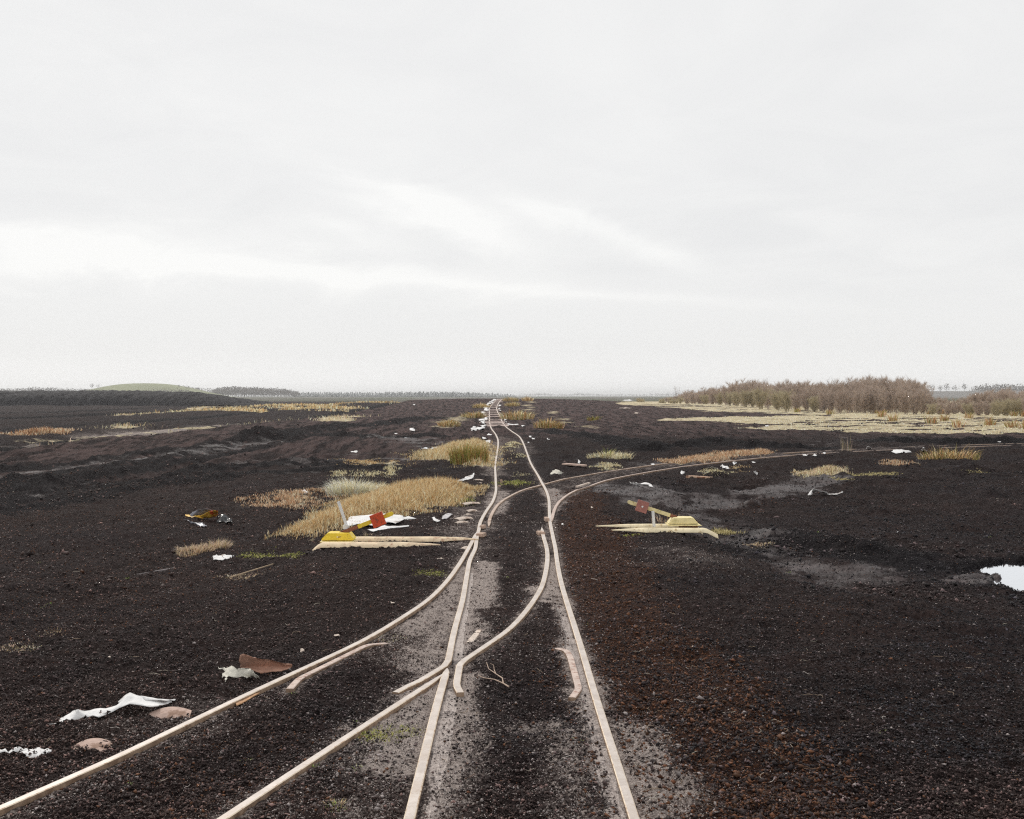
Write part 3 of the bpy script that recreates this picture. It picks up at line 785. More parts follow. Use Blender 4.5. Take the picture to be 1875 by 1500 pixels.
tag(link('grit', clods('grit', 170000, .0022, .0055, 4.2, 17, 'grit'), m_crumb), 'pale grit scattered over the ground between and beside the rails', 'grit', kind='stuff')

# loose fibres lying on the peat
def fibres(n=240):
    vs_, fs_, cs_ = [], [], []
    for i in range(n):
        y = 1 / random.uniform(1 / 22, 1 / 4.6); x = random.uniform(-.52, .52) * y
        if i % 3 == 0:
            q = P(random.uniform(1150, 1500), random.uniform(1180, 1500)); x, y = q.x, q.y
        z = float(ground_h(np.array([x]), np.array([y]))[0]) + .006
        a = random.uniform(0, 6.28); L = random.uniform(.02, .09) * (1 + y * .03); w = .0007 + y * .00007
        da = random.uniform(-1.2, 1.2)
        pts = []
        cx_, cy_ = x, y
        for k in range(5):
            pts.append((cx_, cy_, z + random.uniform(0, .012)))
            cx_ += math.cos(a) * L / 4; cy_ += math.sin(a) * L / 4; a += da * .5
        c = random.choice([(.45, .40, .33), (.32, .24, .17), (.55, .5, .46), (.2, .12, .08)])
        b0 = len(vs_)
        for k, (q0, q1, q2) in enumerate(pts):
            vs_ += [(q0 - w, q1, q2), (q0 + w, q1, q2), (q0, q1 + w, q2 + 2 * w)]
            cs_ += [c] * 3
        for k in range(4):
            o_ = b0 + k * 3
            for s_ in range(3):
                fs_.append((o_ + s_, o_ + (s_ + 1) % 3, o_ + 3 + (s_ + 1) % 3, o_ + 3 + s_))
    return mesh_np('root_fibres', vs_, fs_, np.array(cs_))
tag(link('root_fibres', fibres(), m_crumb), 'short pale root fibres lying loose on the peat', 'root fibres', kind='stuff')

# ------------------------------------------------------------------ rails
m_top, b, p = mat_new('worn_rail_top')
tcn = b.new('ShaderNodeNewGeometry').outputs['Position']
c = b.mix(b.ramp(b.noise(tcn, 9, 4, .6), .3, .7), (.51, .445, .40), (.66, .59, .535))
c = b.mix(b.math('MULTIPLY', b.ramp(b.noise(tcn, 60, 4, .7), .50, .72), .6), c, (.40, .29, .21))
c = b.mix(b.math('MULTIPLY', b.ramp(b.noise(tcn, 2.3, 5, .7), .48, .66), .45), c, (.47, .37, .29))
b.put(p.inputs['Base Color'], c); p.inputs['Roughness'].default_value = .45; p.inputs['Metallic'].default_value = .25
m_side, b, p = mat_new('rusty_rail_side')
tcn = b.new('ShaderNodeNewGeometry').outputs['Position']
c = b.mix(b.ramp(b.noise(tcn, 14, 5, .65), .3, .7), (.20, .125, .08), (.42, .30, .21))
c = b.mix(b.math('MULTIPLY', b.ramp(b.noise(tcn, 70, 4, .7), .5, .75), .6), c, (.22, .12, .07))
b.put(p.inputs['Base Color'], c); p.inputs['Roughness'].default_value = .8
m_rim = simple('worn_rail_edge', (.74, .62, .48), .5, .12, 16, .15, stain=(.50, .34, .22), stain_scale=24, stain_lo=.5, stain_hi=.62)
m_dull = simple('dull_rust_top', (.50, .39, .32), .7, .2, 14, .1, stain=(.30, .20, .14), stain_scale=5)
m_pink = simple('pink_rust_top', (.56, .45, .39), .6, .15, 20, .1, stain=(.36, .22, .17), stain_scale=30)
PROFILE = [(a_, h_ - .085 + RAIL_H) for a_, h_ in [(-.036, -.002), (-.036, .010), (-.012, .020), (-.012, .044), (-.0235, .054), (-.0245, .0815), (-.0195, .085), (.0195, .085), (.0245, .0815), (.0235, .054), (.012, .044), (.012, .020), (.036, .010), (.036, -.002)]]
def rail_mesh(name, pts, z_off=0.0, far_sink=0.0, taper0=0.0, taper1=0.0, wmul=1.0, sink0=0, sink1=0):
    n = len(pts)
    arr = np.array(pts)
    z = base(arr[:, 0], arr[:, 1])
    seg = np.hypot(np.diff(arr[:, 0]), np.diff(arr[:, 1])); s = np.concatenate([[0], np.cumsum(seg)])
    V = []
    for i in range(n):
        if i == 0: tv = arr[1] - arr[0]
        elif i == n - 1: tv = arr[-1] - arr[-2]
        else:
            t1 = arr[i] - arr[i - 1]; t2 = arr[i + 1] - arr[i]
            tv = t1 / (np.hypot(*t1) + 1e-9) + t2 / (np.hypot(*t2) + 1e-9)
        tv = tv / (np.hypot(*tv) + 1e-9)
        nx, ny = tv[1], -tv[0]
        w = wmul * (1 + max(0, arr[i][1] - 30) * .012)     # far rails rusted and mud-caked a little wider
        if taper0: w *= min(1, .25 + .75 * s[i] / taper0)
        if taper1: w *= min(1, .25 + .75 * (s[-1] - s[i]) / taper1)
        dz = z_off
        if sink0: dz -= sink0 * max(0, 1 - s[i] / .15)
        if sink1: dz -= sink1 * max(0, 1 - (s[-1] - s[i]) / .15)
        if far_sink: dz -= far_sink * float(sstep(arr[i][0], 9, 17))
        dz += .003 * mnoise.noise(Vector((arr[i][0] * 1.3, arr[i][1] * 1.3, 5)))
        for a, h in PROFILE:
            V.append((arr[i][0] + nx * a * w, arr[i][1] + ny * a * w, z[i] + h + dz))
    k = len(PROFILE)
    bm = bmesh.new()
    vv = [bm.verts.new(v_) for v_ in V]
    for i in range(n - 1):
        for j in range(k):
            j2 = (j + 1) % k
            fc = bm.faces.new((vv[i * k + j], vv[i * k + j2], vv[(i + 1) * k + j2], vv[(i + 1) * k + j]))
            fc.material_index = 0 if j == 6 else (2 if j in (5, 7) else 1)
    for base_i in (0, (n - 1) * k):
        fc = bm.faces.new([vv[base_i + j] for j in range(k)]); fc.material_index = 1
    bmesh.ops.recalc_face_normals(bm, faces=bm.faces[:])
    me = bpy.data.meshes.new(name); bm.to_mesh(me); bm.free()
    return me
def empty(name, loc, rz=0):
    o = bpy.data.objects.new(name, None); COL.objects.link(o)
    o.location = loc; o.rotation_euler = (0, 0, rz)
    return o
def rail(name, key, parent, mats=(None, None), label=None, **kw):
    me = rail_mesh(name, RAILS[key], **kw)
    o = link(name, me, [mats[0] or m_top, mats[1] or m_side, m_rim if mats[0] is None else mats[0]], parent)
    if label: o['label'] = label
    return o
main = tag(empty('railway_track', (0, 0, 0)), 'pale narrow gauge track running straight ahead and wobbling up to the crest on the horizon', 'railway track')
rail('rail', 'main_left_up', main, sink0=.008)
rail('rail', 'main_left_low', main, wmul=1.06, taper1=.12)
rail('rail', 'main_right', main)
rail('guard_rail', 'right_guard', main, mats=(m_pink, None), label='short pinkish guard rail with splayed ends', z_off=-.006, sink0=.012, wmul=.95)
br = tag(empty('railway_track', (0, 0, 0)), 'track branching off the points and sweeping out to the lower left', 'railway track')
rail('rail', 'branch_outer', br, taper0=.35, z_off=.002)
rail('rail', 'branch_closure', br, taper0=.35, z_off=.001)
rail('rail', 'branch_inner', br, taper0=.35, z_off=-.003)
rail('guard_rail', 'left_guard', br, mats=(m_pink, None), label='short reddish guard rail with bent ends', z_off=-.004, sink0=.014)
cu = tag(empty('railway_track', (0, 0, 0)), 'rusty track curving away across the peat to the right beyond the points', 'railway track')
rail('rail', 'curve_lower', cu, taper0=.4, z_off=.003, mats=(m_pink, None), far_sink=.02)
rail('rail', 'curve_upper', cu, mats=(m_dull, None), taper0=.4, z_off=-.004, far_sink=.012)

m_tie = simple('dusty_pink_sleeper', (.50, .36, .30), .8, .2, 12, stain=(.30, .19, .14), stain_scale=9)
m_tiepale = simple('pale_sleeper', (.66, .56, .48), .85, .2, 9, stain=(.40, .30, .24), stain_scale=7)
def slab(name, L, Wd, T, mat, parent=None, curve=.0, taper=0.0, seg=14, loc=(0, 0, 0), rz=0, tilt=0, pitch=0, channel=.0, bend_end=None):
    """arched pressed-steel slab: runs along local x, cross-section arched in y"""
    bm = bmesh.new()
    nyc = 7
    top, bot = [], []
    rnd = random.Random(hash((name, L, Wd)) & 0xffff)
    for i in range(seg + 1):
        s = i / seg; x = (s - .5) * L
        w = Wd * (1 - taper * s ** 3)
        zc = curve * math.sin(s * math.pi)
        if bend_end and s > 1 - bend_end[0]:
            q = (s - (1 - bend_end[0])) / bend_end[0]; zc -= bend_end[1] * q * q
        rt, rb = [], []
        for j in range(nyc):
            v_ = j / (nyc - 1) * 2 - 1
            zz_ = zc - channel * abs(v_) ** 2.2
            jit = .012 * w * mnoise.noise(Vector((x * 9, v_ * 2, L)))
            rt.append(bm.verts.new((x, v_ * w / 2 + jit, zz_ + T)))
            rb.append(bm.verts.new((x, v_ * w / 2 + jit, zz_)))
        top.append(rt); bot.append(rb)
    for i in range(seg):
        for j in range(nyc - 1):
            bm.faces.new((top[i][j], top[i + 1][j], top[i + 1][j + 1], top[i][j + 1]))
            bm.faces.new((bot[i][j], bot[i][j + 1], bot[i + 1][j + 1], bot[i + 1][j]))
        bm.faces.new((top[i][0], bot[i][0], bot[i + 1][0], top[i + 1][0]))
        bm.faces.new((top[i][-1], top[i + 1][-1], bot[i + 1][-1], bot[i][-1]))
    for k in (0, seg):
        for j in range(nyc - 1):
            bm.faces.new((top[k][j], top[k][j + 1], bot[k][j + 1], bot[k][j]))
    bmesh.ops.recalc_face_normals(bm, faces=bm.faces[:])
    me = bpy.data.meshes.new(name); bm.to_mesh(me); bm.free()
    o = link(name, me, mat, parent, loc)
    o.rotation_euler = (tilt, pitch, rz)
    return o
# sleeper ends poking out beside the lower left branch
def sleeper_end(pa, pb, w, mat, parent, dz=.01, **kw):
    a, b_ = P(*pa), P(*pb)
    c_ = (a + b_) / 2; d_ = b_ - a
    return slab('sleeper', d_.length, w, .012, mat, parent, loc=(c_.x, c_.y, max(a.z, b_.z) + dz), rz=math.atan2(d_.y, d_.x), **kw)
sleeper_end((132, 1374), (205, 1368), .24, m_tie, br, dz=.004, curve=.03, channel=.03)['label'] = 'pinkish sleeper end poking out of the peat, lower of two'
sleeper_end((272, 1312), (350, 1308), .20, m_tie, br, dz=.004, curve=.03, channel=.03)['label'] = 'pinkish sleeper end poking out of the peat, upper of two'
m_brown = simple('brown_rust_plate', (.46, .27, .20), .75, .15, 10, stain=(.32, .17, .12), stain_scale=6)
m_oplate = simple('orange_plate', (.50, .29, .16), .8)
# exposed sleeper ends left of the points
for pa, pb, w in (((847, 923), (876, 921), .14), ((855, 936), (872, 935), .10), ((835, 951), (860, 948), .16), ((835, 958), (855, 956), .10), ((850, 944), (863, 943), .07),
                  ((868, 879), (885, 880), .10), ((870, 886), (888, 886), .08), ((859, 1003), (847, 1006), .10)):
    sleeper_end(pa, pb, w, m_tiepale, main, dz=.0, channel=.02, curve=.015)
# sleepers of the far, exposed stretch
def rail_x(key, y):
    a = np.array(RAILS[key]); o_ = np.argsort(a[:, 1])
    return float(np.interp(y, a[o_, 1], a[o_, 0]))
m_tiefar = simple('bleached_sleeper', (.60, .48, .43), .85, .25, 5)
for py in (781, 778, 775, 772.6, 769, 764, 760, 757, 753.5, 750.5, 747, 744.5, 742.5, 740.5, 738.5, 736.5, 735, 733.6, 732.5, 731.6):
    q = cast(910, py, base)
    yq = q[1]
    xl = rail_x('main_left_up', yq); xr = rail_x('main_right', yq)
    L = random.uniform(1.25, 1.8)
    slab('sleeper', L, random.uniform(.3, .6) * (1 + yq / 180), .05, m_tiefar, main, loc=((xl + xr) / 2 + random.uniform(-.3, .1), yq, float(base(0, yq)) + .02), rz=random.uniform(-.05, .05), channel=.02)
# fishplates and chairs near the switch
m_plate = simple('pale_rust_casting', (.50, .36, .28), .8, .3, 25)
def box_mesh(name, sx, sy, sz, bev=.006):
    bm = bmesh.new()
    bmesh.ops.create_cube(bm, size=1)
    for v_ in bm.verts: v_.co = Vector((v_.co.x * sx, v_.co.y * sy, v_.co.z * sz + sz / 2))
    bmesh.ops.bevel(bm, geom=bm.edges[:], offset=bev, segments=2, affect='EDGES')
    me = bpy.data.meshes.new(name); bm.to_mesh(me); bm.free()
    return me
for px, py, sx, sy, sz, rz, par in ((881, 983, .10, .16, .05, -.3, main), (990, 980, .09, .18, .05, .2, main), (1001, 955, .06, .20, .06, .1, main), (884, 968, .06, .12, .05, -.3, main), (918, 886, .05, .04, .09, 0, main), (914.5, 892, .06, .06, .03, 0, main)):
    q = P(px, py)
    o = link('tie_plate', box_mesh('tie_plate', sx, sy, sz), m_plate, par, (q.x, q.y, q.z)); o.rotation_euler = (0, 0, rz)
# check strip of rail beside the far curve
a = P(1056, 893, .06); c_ = P(1079, 886, .06)
d_ = c_ - a
slab('guard_strip', d_.length, .05, .03, m_tiepale, cu, loc=((a.x + c_.x) / 2, (a.y + c_.y) / 2, (a.z + c_.z) / 2), rz=math.atan2(d_.y, d_.x))

# ------------------------------------------------------------------ point lever stands
m_yel = simple('weathered_yellow_paint', (.86, .64, .06), .5, .10, 12, stain=(.40, .24, .08), stain_scale=22, stain_lo=.56, stain_hi=.68)
m_yelpale = simple('faded_yellow_paint', (.88, .76, .42), .7, .10, 12, stain=(.42, .36, .10), stain_scale=16, stain_lo=.54, stain_hi=.68)
m_beam = simple('pinkish_steel', (.82, .66, .46), .75, .14, 9, stain=(.50, .30, .20), stain_scale=14, stain_lo=.52, stain_hi=.7)
m_beamy = simple('lichen_yellow_steel', (.88, .76, .52), .8, .12, 9, stain=(.50, .36, .18), stain_scale=16, stain_lo=.52, stain_hi=.7)
m_red = simple('red_painted_iron', (.60, .085, .03), .5, .1, 20, stain=(.26, .06, .035), stain_scale=22, stain_lo=.52, stain_hi=.66)
m_maroon = simple('faded_maroon_iron', (.42, .18, .15), .7, .12, 20)
m_rustb = simple('dark_rust', (.24, .095, .055), .8, .3, 25)
m_grey = simple('pale_grey_paint', (.80, .80, .79), .6, .08, 15)
m_edge = simple('pink_edge', (.55, .30, .27), .6, .1, 20)
def prism(name, poly, y0, y1, mat, parent, bev=.004):
    bm = bmesh.new()
    f_ = [bm.verts.new((a, y0, z_)) for a, z_ in poly]; bk = [bm.verts.new((a, y1, z_)) for a, z_ in poly]
    bm.faces.new(f_); bm.faces.new(bk[::-1])
    n = len(poly)
    for i in range(n):
        bm.faces.new((f_[i], f_[(i + 1) % n], bk[(i + 1) % n], bk[i]))
    bmesh.ops.recalc_face_normals(bm, faces=bm.faces[:])
    if bev: bmesh.ops.bevel(bm, geom=bm.edges[:], offset=bev, segments=2, affect='EDGES')
    me = bpy.data.meshes.new(name); bm.to_mesh(me); bm.free()
    return link(name, me, mat, parent)
def beam(name, x0, x1, yc, w, mat, parent, tip_at, tip=.45, bend=.13, z=.075, slope=.9):
    """trough sleeper: shallow arched channel, pointed at one end and turned down at the other"""
    bm = bmesh.new()
    seg, nj = 30, 9
    T = .008
    rows = []
    L = x1 - x0
    for i in range(seg + 1):
        s = i / seg; x = x0 + L * s
        q = s if tip_at < 0 else 1 - s          # distance from tip, 0..1
        dt = q * abs(L)
        wf = min(1.0, .10 + .90 * (dt / tip)) if dt < tip else 1.0
        sink = .03 * max(0, 1 - dt / tip) ** 1.5
        e = (1 - q) * abs(L)
        down = slope * max(0, bend - e) if e < bend else 0
        pull = 0
        r_ = []
        for j in range(nj):
            v_ = j / (nj - 1) * 2 - 1
            yv = yc + v_ * w / 2 * wf + (w * .5 * (1 - wf)) * .4
            zv = z - .050 * wf * max(0, (abs(v_) - .45) / .55) ** 1.2 - sink - down
            zv += .003 * mnoise.noise(Vector((x * 5, yv * 9, 1)))
            r_.append((x, yv, zv))
        rows.append(r_)
    tv = [[bm.verts.new(q) for q in r_] for r_ in rows]
    bv = [[bm.verts.new((q[0], q[1] * 1, q[2] - T)) for q in r_] for r_ in rows]
    for i in range(seg):
        for j in range(nj - 1):
            bm.faces.new((tv[i][j], tv[i + 1][j], tv[i + 1][j + 1], tv[i][j + 1])); bm.faces.new((bv[i][j], bv[i][j + 1], bv[i + 1][j + 1], bv[i + 1][j]))
        for j in (0, nj - 1):
            bm.faces.new((tv[i][j], bv[i][j], bv[i + 1][j], tv[i + 1][j]))
    for i in (0, seg):
        for j in range(nj - 1):
            bm.faces.new((tv[i][j], tv[i][j + 1], bv[i][j + 1], bv[i][j]))
    bmesh.ops.recalc_face_normals(bm, faces=bm.faces[:])
    me = bpy.data.meshes.new(name); bm.to_mesh(me); bm.free()
    for pl in me.polygons: pl.use_smooth = True
    return link(name, me, mat, parent)
def bolt(parent, x, y, z, r, mat):
    bm = bmesh.new()
    bmesh.ops.create_cone(bm, cap_ends=True, segments=12, radius1=r, radius2=r * .75, depth=.014)
    bmesh.ops.rotate(bm, verts=bm.verts[:], matrix=__import__('mathutils').Matrix.Rotation(math.radians(90), 3, 'X'))
    me = bpy.data.meshes.new('bolt'); bm.to_mesh(me); bm.free()
    return link('bolt', me, mat, parent, (x, y, z))
def rot2(pts, a, cx_, cz_):
    return [(cx_ + x * math.cos(a) - z_ * math.sin(a), cz_ + x * math.sin(a) + z_ * math.cos(a)) for x, z_ in pts]

def bar_poly(p0, p1, w, rounded=True):
    dx, dz = p1[0] - p0[0], p1[1] - p0[1]; l = math.hypot(dx, dz); nx, nz = -dz / l * w / 2, dx / l * w / 2
    pts = [(p0[0] + nx, p0[1] + nz), (p0[0] - nx, p0[1] - nz)]
    if rounded:
        a0 = math.atan2(-nz, -nx)
        for k in range(1, 6):
            a = a0 + math.pi * k / 6
            pass
        pts += [(p1[0] - nx, p1[1] - nz)]
        for k in range(1, 6):
            th = math.pi * k / 6
            # half circle from -n to +n through direction of travel
            ux, uz = dx / l, dz / l
            pts.append((p1[0] - nx * math.cos(th) + ux * w / 2 * math.sin(th), p1[1] - nz * math.cos(th) + uz * w / 2 * math.sin(th)))
        pts += [(p1[0] + nx, p1[1] + nz)]
    else:
        pts += [(p1[0] - nx, p1[1] - nz), (p1[0] + nx, p1[1] + nz)]
    return pts

def lever_stand_left():
    ref = P(680, 1010)                        # front edge of the front beam
    ref.z += .022
    sc = ref.y / FPX
    def X(px): return (px - 680) * sc
    ph = lambda px: px * sc
    r = tag(empty('point_lever', ref), 'yellow point lever stand left of the track with a bright red square weight', 'point lever', 'point lever stands')
    # front beam: px 565..800, rear beam: 585..840
    beam('base_beam', X(563), X(805), .12, .20, [m_beam], r, +1, tip=.55, bend=.14)
    yr = .80
    scr = (ref.y + yr) / sc / FPX * 1.0
    k = (ref.y + yr) / ref.y
    beam('base_beam', X(577) * k + .02, X(862) * k, yr, .17, [m_beam], r, +1, tip=.5, bend=.12, z=.055)
    # housing
    kh = (ref.y + .40) / ref.y
    def H(px): return X(px) * kh
    y0, y1 = .28, .52
    poly = [(H(588), .085), (H(596.5), .085 + .0), (H(641), .085), (H(641.5), .10), (H(633), .205), (H(597), .205), (H(588), .10)]
    zq = lambda py: CAM_Z - (py - HY) / FPX * (ref.y + y0) - ref.z
    poly = [(H(583.5), zq(990)), (H(642.5), zq(990)), (H(642.5), zq(988)), (H(633.5), zq(976.8)), (H(594), zq(976.8)), (H(583.5), zq(988))]
    prism('housing', poly, y0, y1, m_yel, r, .008)
    prism('housing_flange', [(H(582), zq(993)), (H(643), zq(993)), (H(643), zq(991)), (H(582), zq(991))], y0 - .04, y1 + .04, m_yelpale, r, .004)
    prism('foot_plate', [(H(589), .0), (H(638), .0), (H(638), zq(993.3)), (H(589), zq(993.3))], y0 + .06, y1, m_rustb, r, .003)
    bolt(r, H(613), y0 - .008, zq(983.5), .011, m_yelpale)
    for bx_ in (590, 600, 626, 636): bolt(r, H(bx_), y0 - .046, zq(992), .006, m_rustb)
    # lever
    ya = .40
    zp = lambda py, yy_=ya: CAM_Z - (py - HY) / FPX * (ref.y + yy_) - ref.z
    p0 = (H(622), zp(974.5)); p1 = (H(710), zp(940.5))
    mid_ = (p0[0] + (p1[0] - p0[0]) * .30, p0[1] + (p1[1] - p0[1]) * .30)
    prism('lever_arm', bar_poly(p0, mid_, .050, False), ya - .035, ya - .012, m_rustb, r, .003)['label'] = 'bare brown lower lever arm'
    prism('lever_arm', bar_poly(mid_, p1, .052, True), ya - .034, ya - .013, m_yel, r, .003)
    a = math.atan2(p1[1] - p0[1], p1[0] - p0[0])
    cx_, cz_ = H(685.5), zp(951)
    wsz = .083
    prism('counterweight', rot2([(-wsz, -wsz), (wsz, -wsz), (wsz, wsz), (-wsz, wsz)], a, cx_, cz_), ya - .085, ya - .038, m_red, r, .004)
    bolt(r, cx_, ya - .092, cz_, .009, m_rustb)
    # white handle rod
    h0 = (H(627.5), zp(968)); h1 = (H(611), zp(919))
    prism('handle_rod', bar_poly(h0, h1, .036, False), ya + .03, ya + .055, m_grey, r, .004)
    prism('rod_bracket', [(H(620), zp(969)), (H(628), zp(970.5)), (H(633), zp(963)), (H(627), zp(960.5)), (H(620), zp(962))], ya + .0, ya + .026, m_grey, r, .004)
    prism('hinge_plate', bar_poly((H(611), zp(976.8)), (H(630), zp(969)), .018, False), ya - .01, ya + .05, m_rustb, r, .002)
    return r
def lever_stand_right():
    ref = P(1210, 978.5)
    sc = ref.y / FPX
    def X(px): return (px - 1210) * sc
    r = tag(empty('point_lever', ref), 'pale yellow point lever stand right of the track with a faded maroon weight', 'point lever', 'point lever stands')
    beam('base_beam', X(1316), X(1118), .10, .17, [m_beamy], r, +1, tip=.50, bend=.17, slope=.5)
    yr = .58; k = (ref.y + yr) / ref.y
    beam('base_beam', X(1295) * k, X(1101) * k, yr, .16, [m_beamy], r, +1, tip=.6, bend=.1, z=.075)
    kh = (ref.y + .34) / ref.y
    def H(px): return X(px) * kh
    ya = .34; y0, y1 = .20, .42
    zp = lambda py, yy_=ya: CAM_Z - (py - HY) / FPX * (ref.y + yy_) - ref.z
    zq = lambda py: CAM_Z - (py - HY) / FPX * (ref.y + y0) - ref.z
    poly = [(H(1228), zq(960)), (H(1282), zq(960)), (H(1281), zq(957.5)), (H(1273), zq(948.4)), (H(1237), zq(948.4)), (H(1229), zq(957.5))]
    prism('housing', poly, y0, y1, m_yelpale, r, .008)
    prism('housing_flange', [(H(1226), zq(962.6)), (H(1288), zq(962.6)), (H(1284), zq(960.8)), (H(1226), zq(960.8))], y0 - .05, y1 + .05, m_yelpale, r, .004)
    prism('foot_plate', [(H(1250), .0), (H(1282), .0), (H(1282), zq(963)), (H(1250), zq(963))], y0 + .04, y1, m_rustb, r, .003)
    p0 = (H(1245), zp(947.5)); p1 = (H(1158), zp(919.5))
    mid_ = (p0[0] + (p1[0] - p0[0]) * .14, p0[1] + (p1[1] - p0[1]) * .14)
    prism('lever_arm', bar_poly(p0, mid_, .046, False), ya - .035, ya - .012, m_rustb, r, .003)['label'] = 'bare rusty root of the lever arm'
    prism('lever_arm', bar_poly(mid_, p1, .052, True), ya - .034, ya - .013, m_yelpale, r, .003)
    a = math.atan2(p0[1] - p1[1], p0[0] - p1[0])
    cx_, cz_ = H(1181), zp(927)
    w = .080
    prism('counterweight', rot2([(-w, -w), (w, -w), (w, w), (-w, w)], a, cx_, cz_), ya - .085, ya - .038, m_maroon, r, .004)
    bolt(r, cx_, ya - .094, cz_, .015, m_grey)
    prism('handle_rod', bar_poly((H(1203), zp(964)), (H(1200.5), zp(935)), .040, False), ya - .065, ya - .04, m_grey, r, .004)
    return r
lever_stand_left(); lever_stand_right()

# ------------------------------------------------------------------ litter: torn sheets and scraps
m_white = simple('torn_white_sheet', (.80, .79, .78), .7, .06, 10, bump=.6, stain=(.42, .36, .32), stain_scale=5, stain_lo=.54, stain_hi=.72)
m_cream = simple('frayed_cream_sack', (.72, .69, .60), .9, .15, 40, bump=.6)
m_black = simple('black_plastic', (.018, .018, .02), .3, .3, 30, spec=.5)
m_silver = simple('crumpled_grey_plastic', (.20, .20, .23), .35, .4, 14, spec=.5)
m_orange = simple('orange_yellow_bag', (.82, .50, .08), .5, .1, 9, stain=(.62, .10, .03), stain_scale=5, stain_lo=.52, stain_hi=.58)
def sheet(name, poly, label, cat, mat, crumple=.02, hmax=.0, group=None, edge=.10, thick=.003, seed=0):
    """poly: [(px, py, lift)] outline on the ground; filled, crumpled and given thickness"""
    W3 = [P(a, b_, c_) for a, b_, c_ in poly]
    cen = sum(W3, Vector()) / len(W3)
    ctr = Vector((cen.x, cen.y, min(q.z for q in W3)))
    size = max((q - cen).length for q in W3)
    bm = bmesh.new()
    vs__ = [bm.verts.new(q - ctr) for q in W3]
    f0 = bm.faces.new(vs__)
    bmesh.ops.triangulate(bm, faces=[f0])
    tgt = max(size * .12, .01)
    for _ in range(6):
        le = [e for e in bm.edges if e.calc_length() > tgt]
        if not le: break
        bmesh.ops.subdivide_edges(bm, edges=le, cuts=1, use_grid_fill=False)
        bmesh.ops.triangulate(bm, faces=[f for f in bm.faces if len(f.verts) > 3])
    for _ in range(2):
        bmesh.ops.smooth_vert(bm, verts=[v_ for v_ in bm.verts if not v_.is_boundary], factor=.5, use_axis_x=True, use_axis_y=True, use_axis_z=True)
    for v_ in bm.verts:
        q = v_.co * (1 / max(size, .02)); q.z = seed * 3.1
        wr = mnoise.noise(q * 3.0) * .6 + mnoise.noise(q * 8.0) * .3 + abs(mnoise.noise(q * 1.6 + Vector((5, 5, 5)))) * .8
        v_.co.z += crumple * (wr + .25) + (hmax * (1 if not v_.is_boundary else .2))
        if v_.is_boundary:
            v_.co.x += mnoise.noise(q * 22) * size * .045; v_.co.y += mnoise.noise(q * 21 + Vector((9, 0, 0))) * size * .06
    bmesh.ops.recalc_face_normals(bm, faces=bm.faces[:])
    if sum(f.normal.z for f in bm.faces) < 0: bmesh.ops.reverse_faces(bm, faces=bm.faces[:])
    ret = bmesh.ops.extrude_face_region(bm, geom=bm.faces[:])
    for v_ in [g for g in ret['geom'] if isinstance(g, bmesh.types.BMVert)]: v_.co.z += thick
    bmesh.ops.recalc_face_normals(bm, faces=bm.faces[:])
    gz = ground_h([v_.co.x + ctr.x for v_ in bm.verts], [v_.co.y + ctr.y for v_ in bm.verts]) - ctr.z
    for k_, v_ in enumerate(bm.verts): v_.co.z = max(v_.co.z + .006, gz[k_] + .007 + (thick if k_ >= len(bm.verts) // 2 else 0))
    me = bpy.data.meshes.new(name); bm.to_mesh(me); bm.free()
    for pl in me.polygons: pl.use_smooth = True
    return tag(link(name, me, mat, loc=ctr), label, cat, group)
def scrap(px, py, w, h, label, mat=None, name='plastic_scrap', cat='plastic scrap', group=None, rot=0, crumple=None, seed=1, spiky=.45, n=11):
    rr = random.Random(seed * 7919 + int(px * 3 + py))
    poly = []
    for i in range(n):
        a = 2 * math.pi * i / n
        r_ = 1 - spiky * rr.random()
        x_, y_ = math.cos(a) * w / 2 * r_, math.sin(a) * h / 2 * r_
        c_, s_ = math.cos(rot), math.sin(rot)
        poly.append((px + x_ * c_ - y_ * s_, py + x_ * s_ + y_ * c_, 0))
    poly = poly[::-1]
    y_ = P(px, py).y
    return sheet(name, poly, label, cat, mat or m_white, crumple=crumple if crumple is not None else .5 * h * y_ / FPX, group=group, seed=seed)
def Z1(*a): return [(x / 3.75, 1100 + y / 3.75, h) for x, y, h in a]
sheet('plastic_sheet', Z1((335, 900, 0), (400, 850, .02), (450, 810, .02), (510, 775, .05), (545, 762, .07), (580, 775, .04), (650, 768, .02), (720, 760, .02), (800, 745, .03), (850, 690, .05), (890, 662, .09), (945, 665, .09), (1000, 690, .07), (1060, 692, .06), (1140, 705, .05), (1205, 695, .01), (1150, 722, .02), (1090, 740, .05), (980, 733, .06), (900, 735, .06), (830, 755, .03), (760, 785, .01), (680, 808, .01), (610, 815, .01), (580, 825, .01), (500, 845, .01), (420, 868, .01)),
      'long white torn plastic sheet draped on the peat beside the lower left track', 'plastic sheet', m_white, crumple=.02, thick=.004)
sheet('plastic_sheet', Z1((-60, 1065, .01), (40, 1062, .01), (120, 1052, .01), (200, 1045, .01), (270, 1050, .01), (330, 1062, 0), (395, 1066, 0), (340, 1078, 0), (290, 1085, 0), (270, 1105, 0), (225, 1102, 0), (185, 1118, 0), (180, 1100, 0), (120, 1092, 0), (165, 1075, 0), (190, 1058, .01), (110, 1062, .01), (20, 1072, .01)),
      'small white ragged plastic piece with a long tail at the lower left edge', 'plastic sheet', m_white, crumple=.012)
def Z2(*a): return [(350 + x / 3.75, 1100 + y / 3.75, h) for x, y, h in a]
sheet('rusty_plate', Z2((335, 395, .12), (355, 388, .13), (400, 398, .11), (450, 415, .08), (520, 438, .06), (600, 448, .05), (690, 456, .04), (695, 470, .02), (640, 490, .01), (580, 505, 0), (510, 520, 0), (465, 505, .01), (430, 490, .02), (340, 470, .03), (336, 430, .08)),
      'broad brown rusted metal plate curling up beside the branch rail', 'metal plate', m_brown, crumple=.012, thick=.008, seed=8)
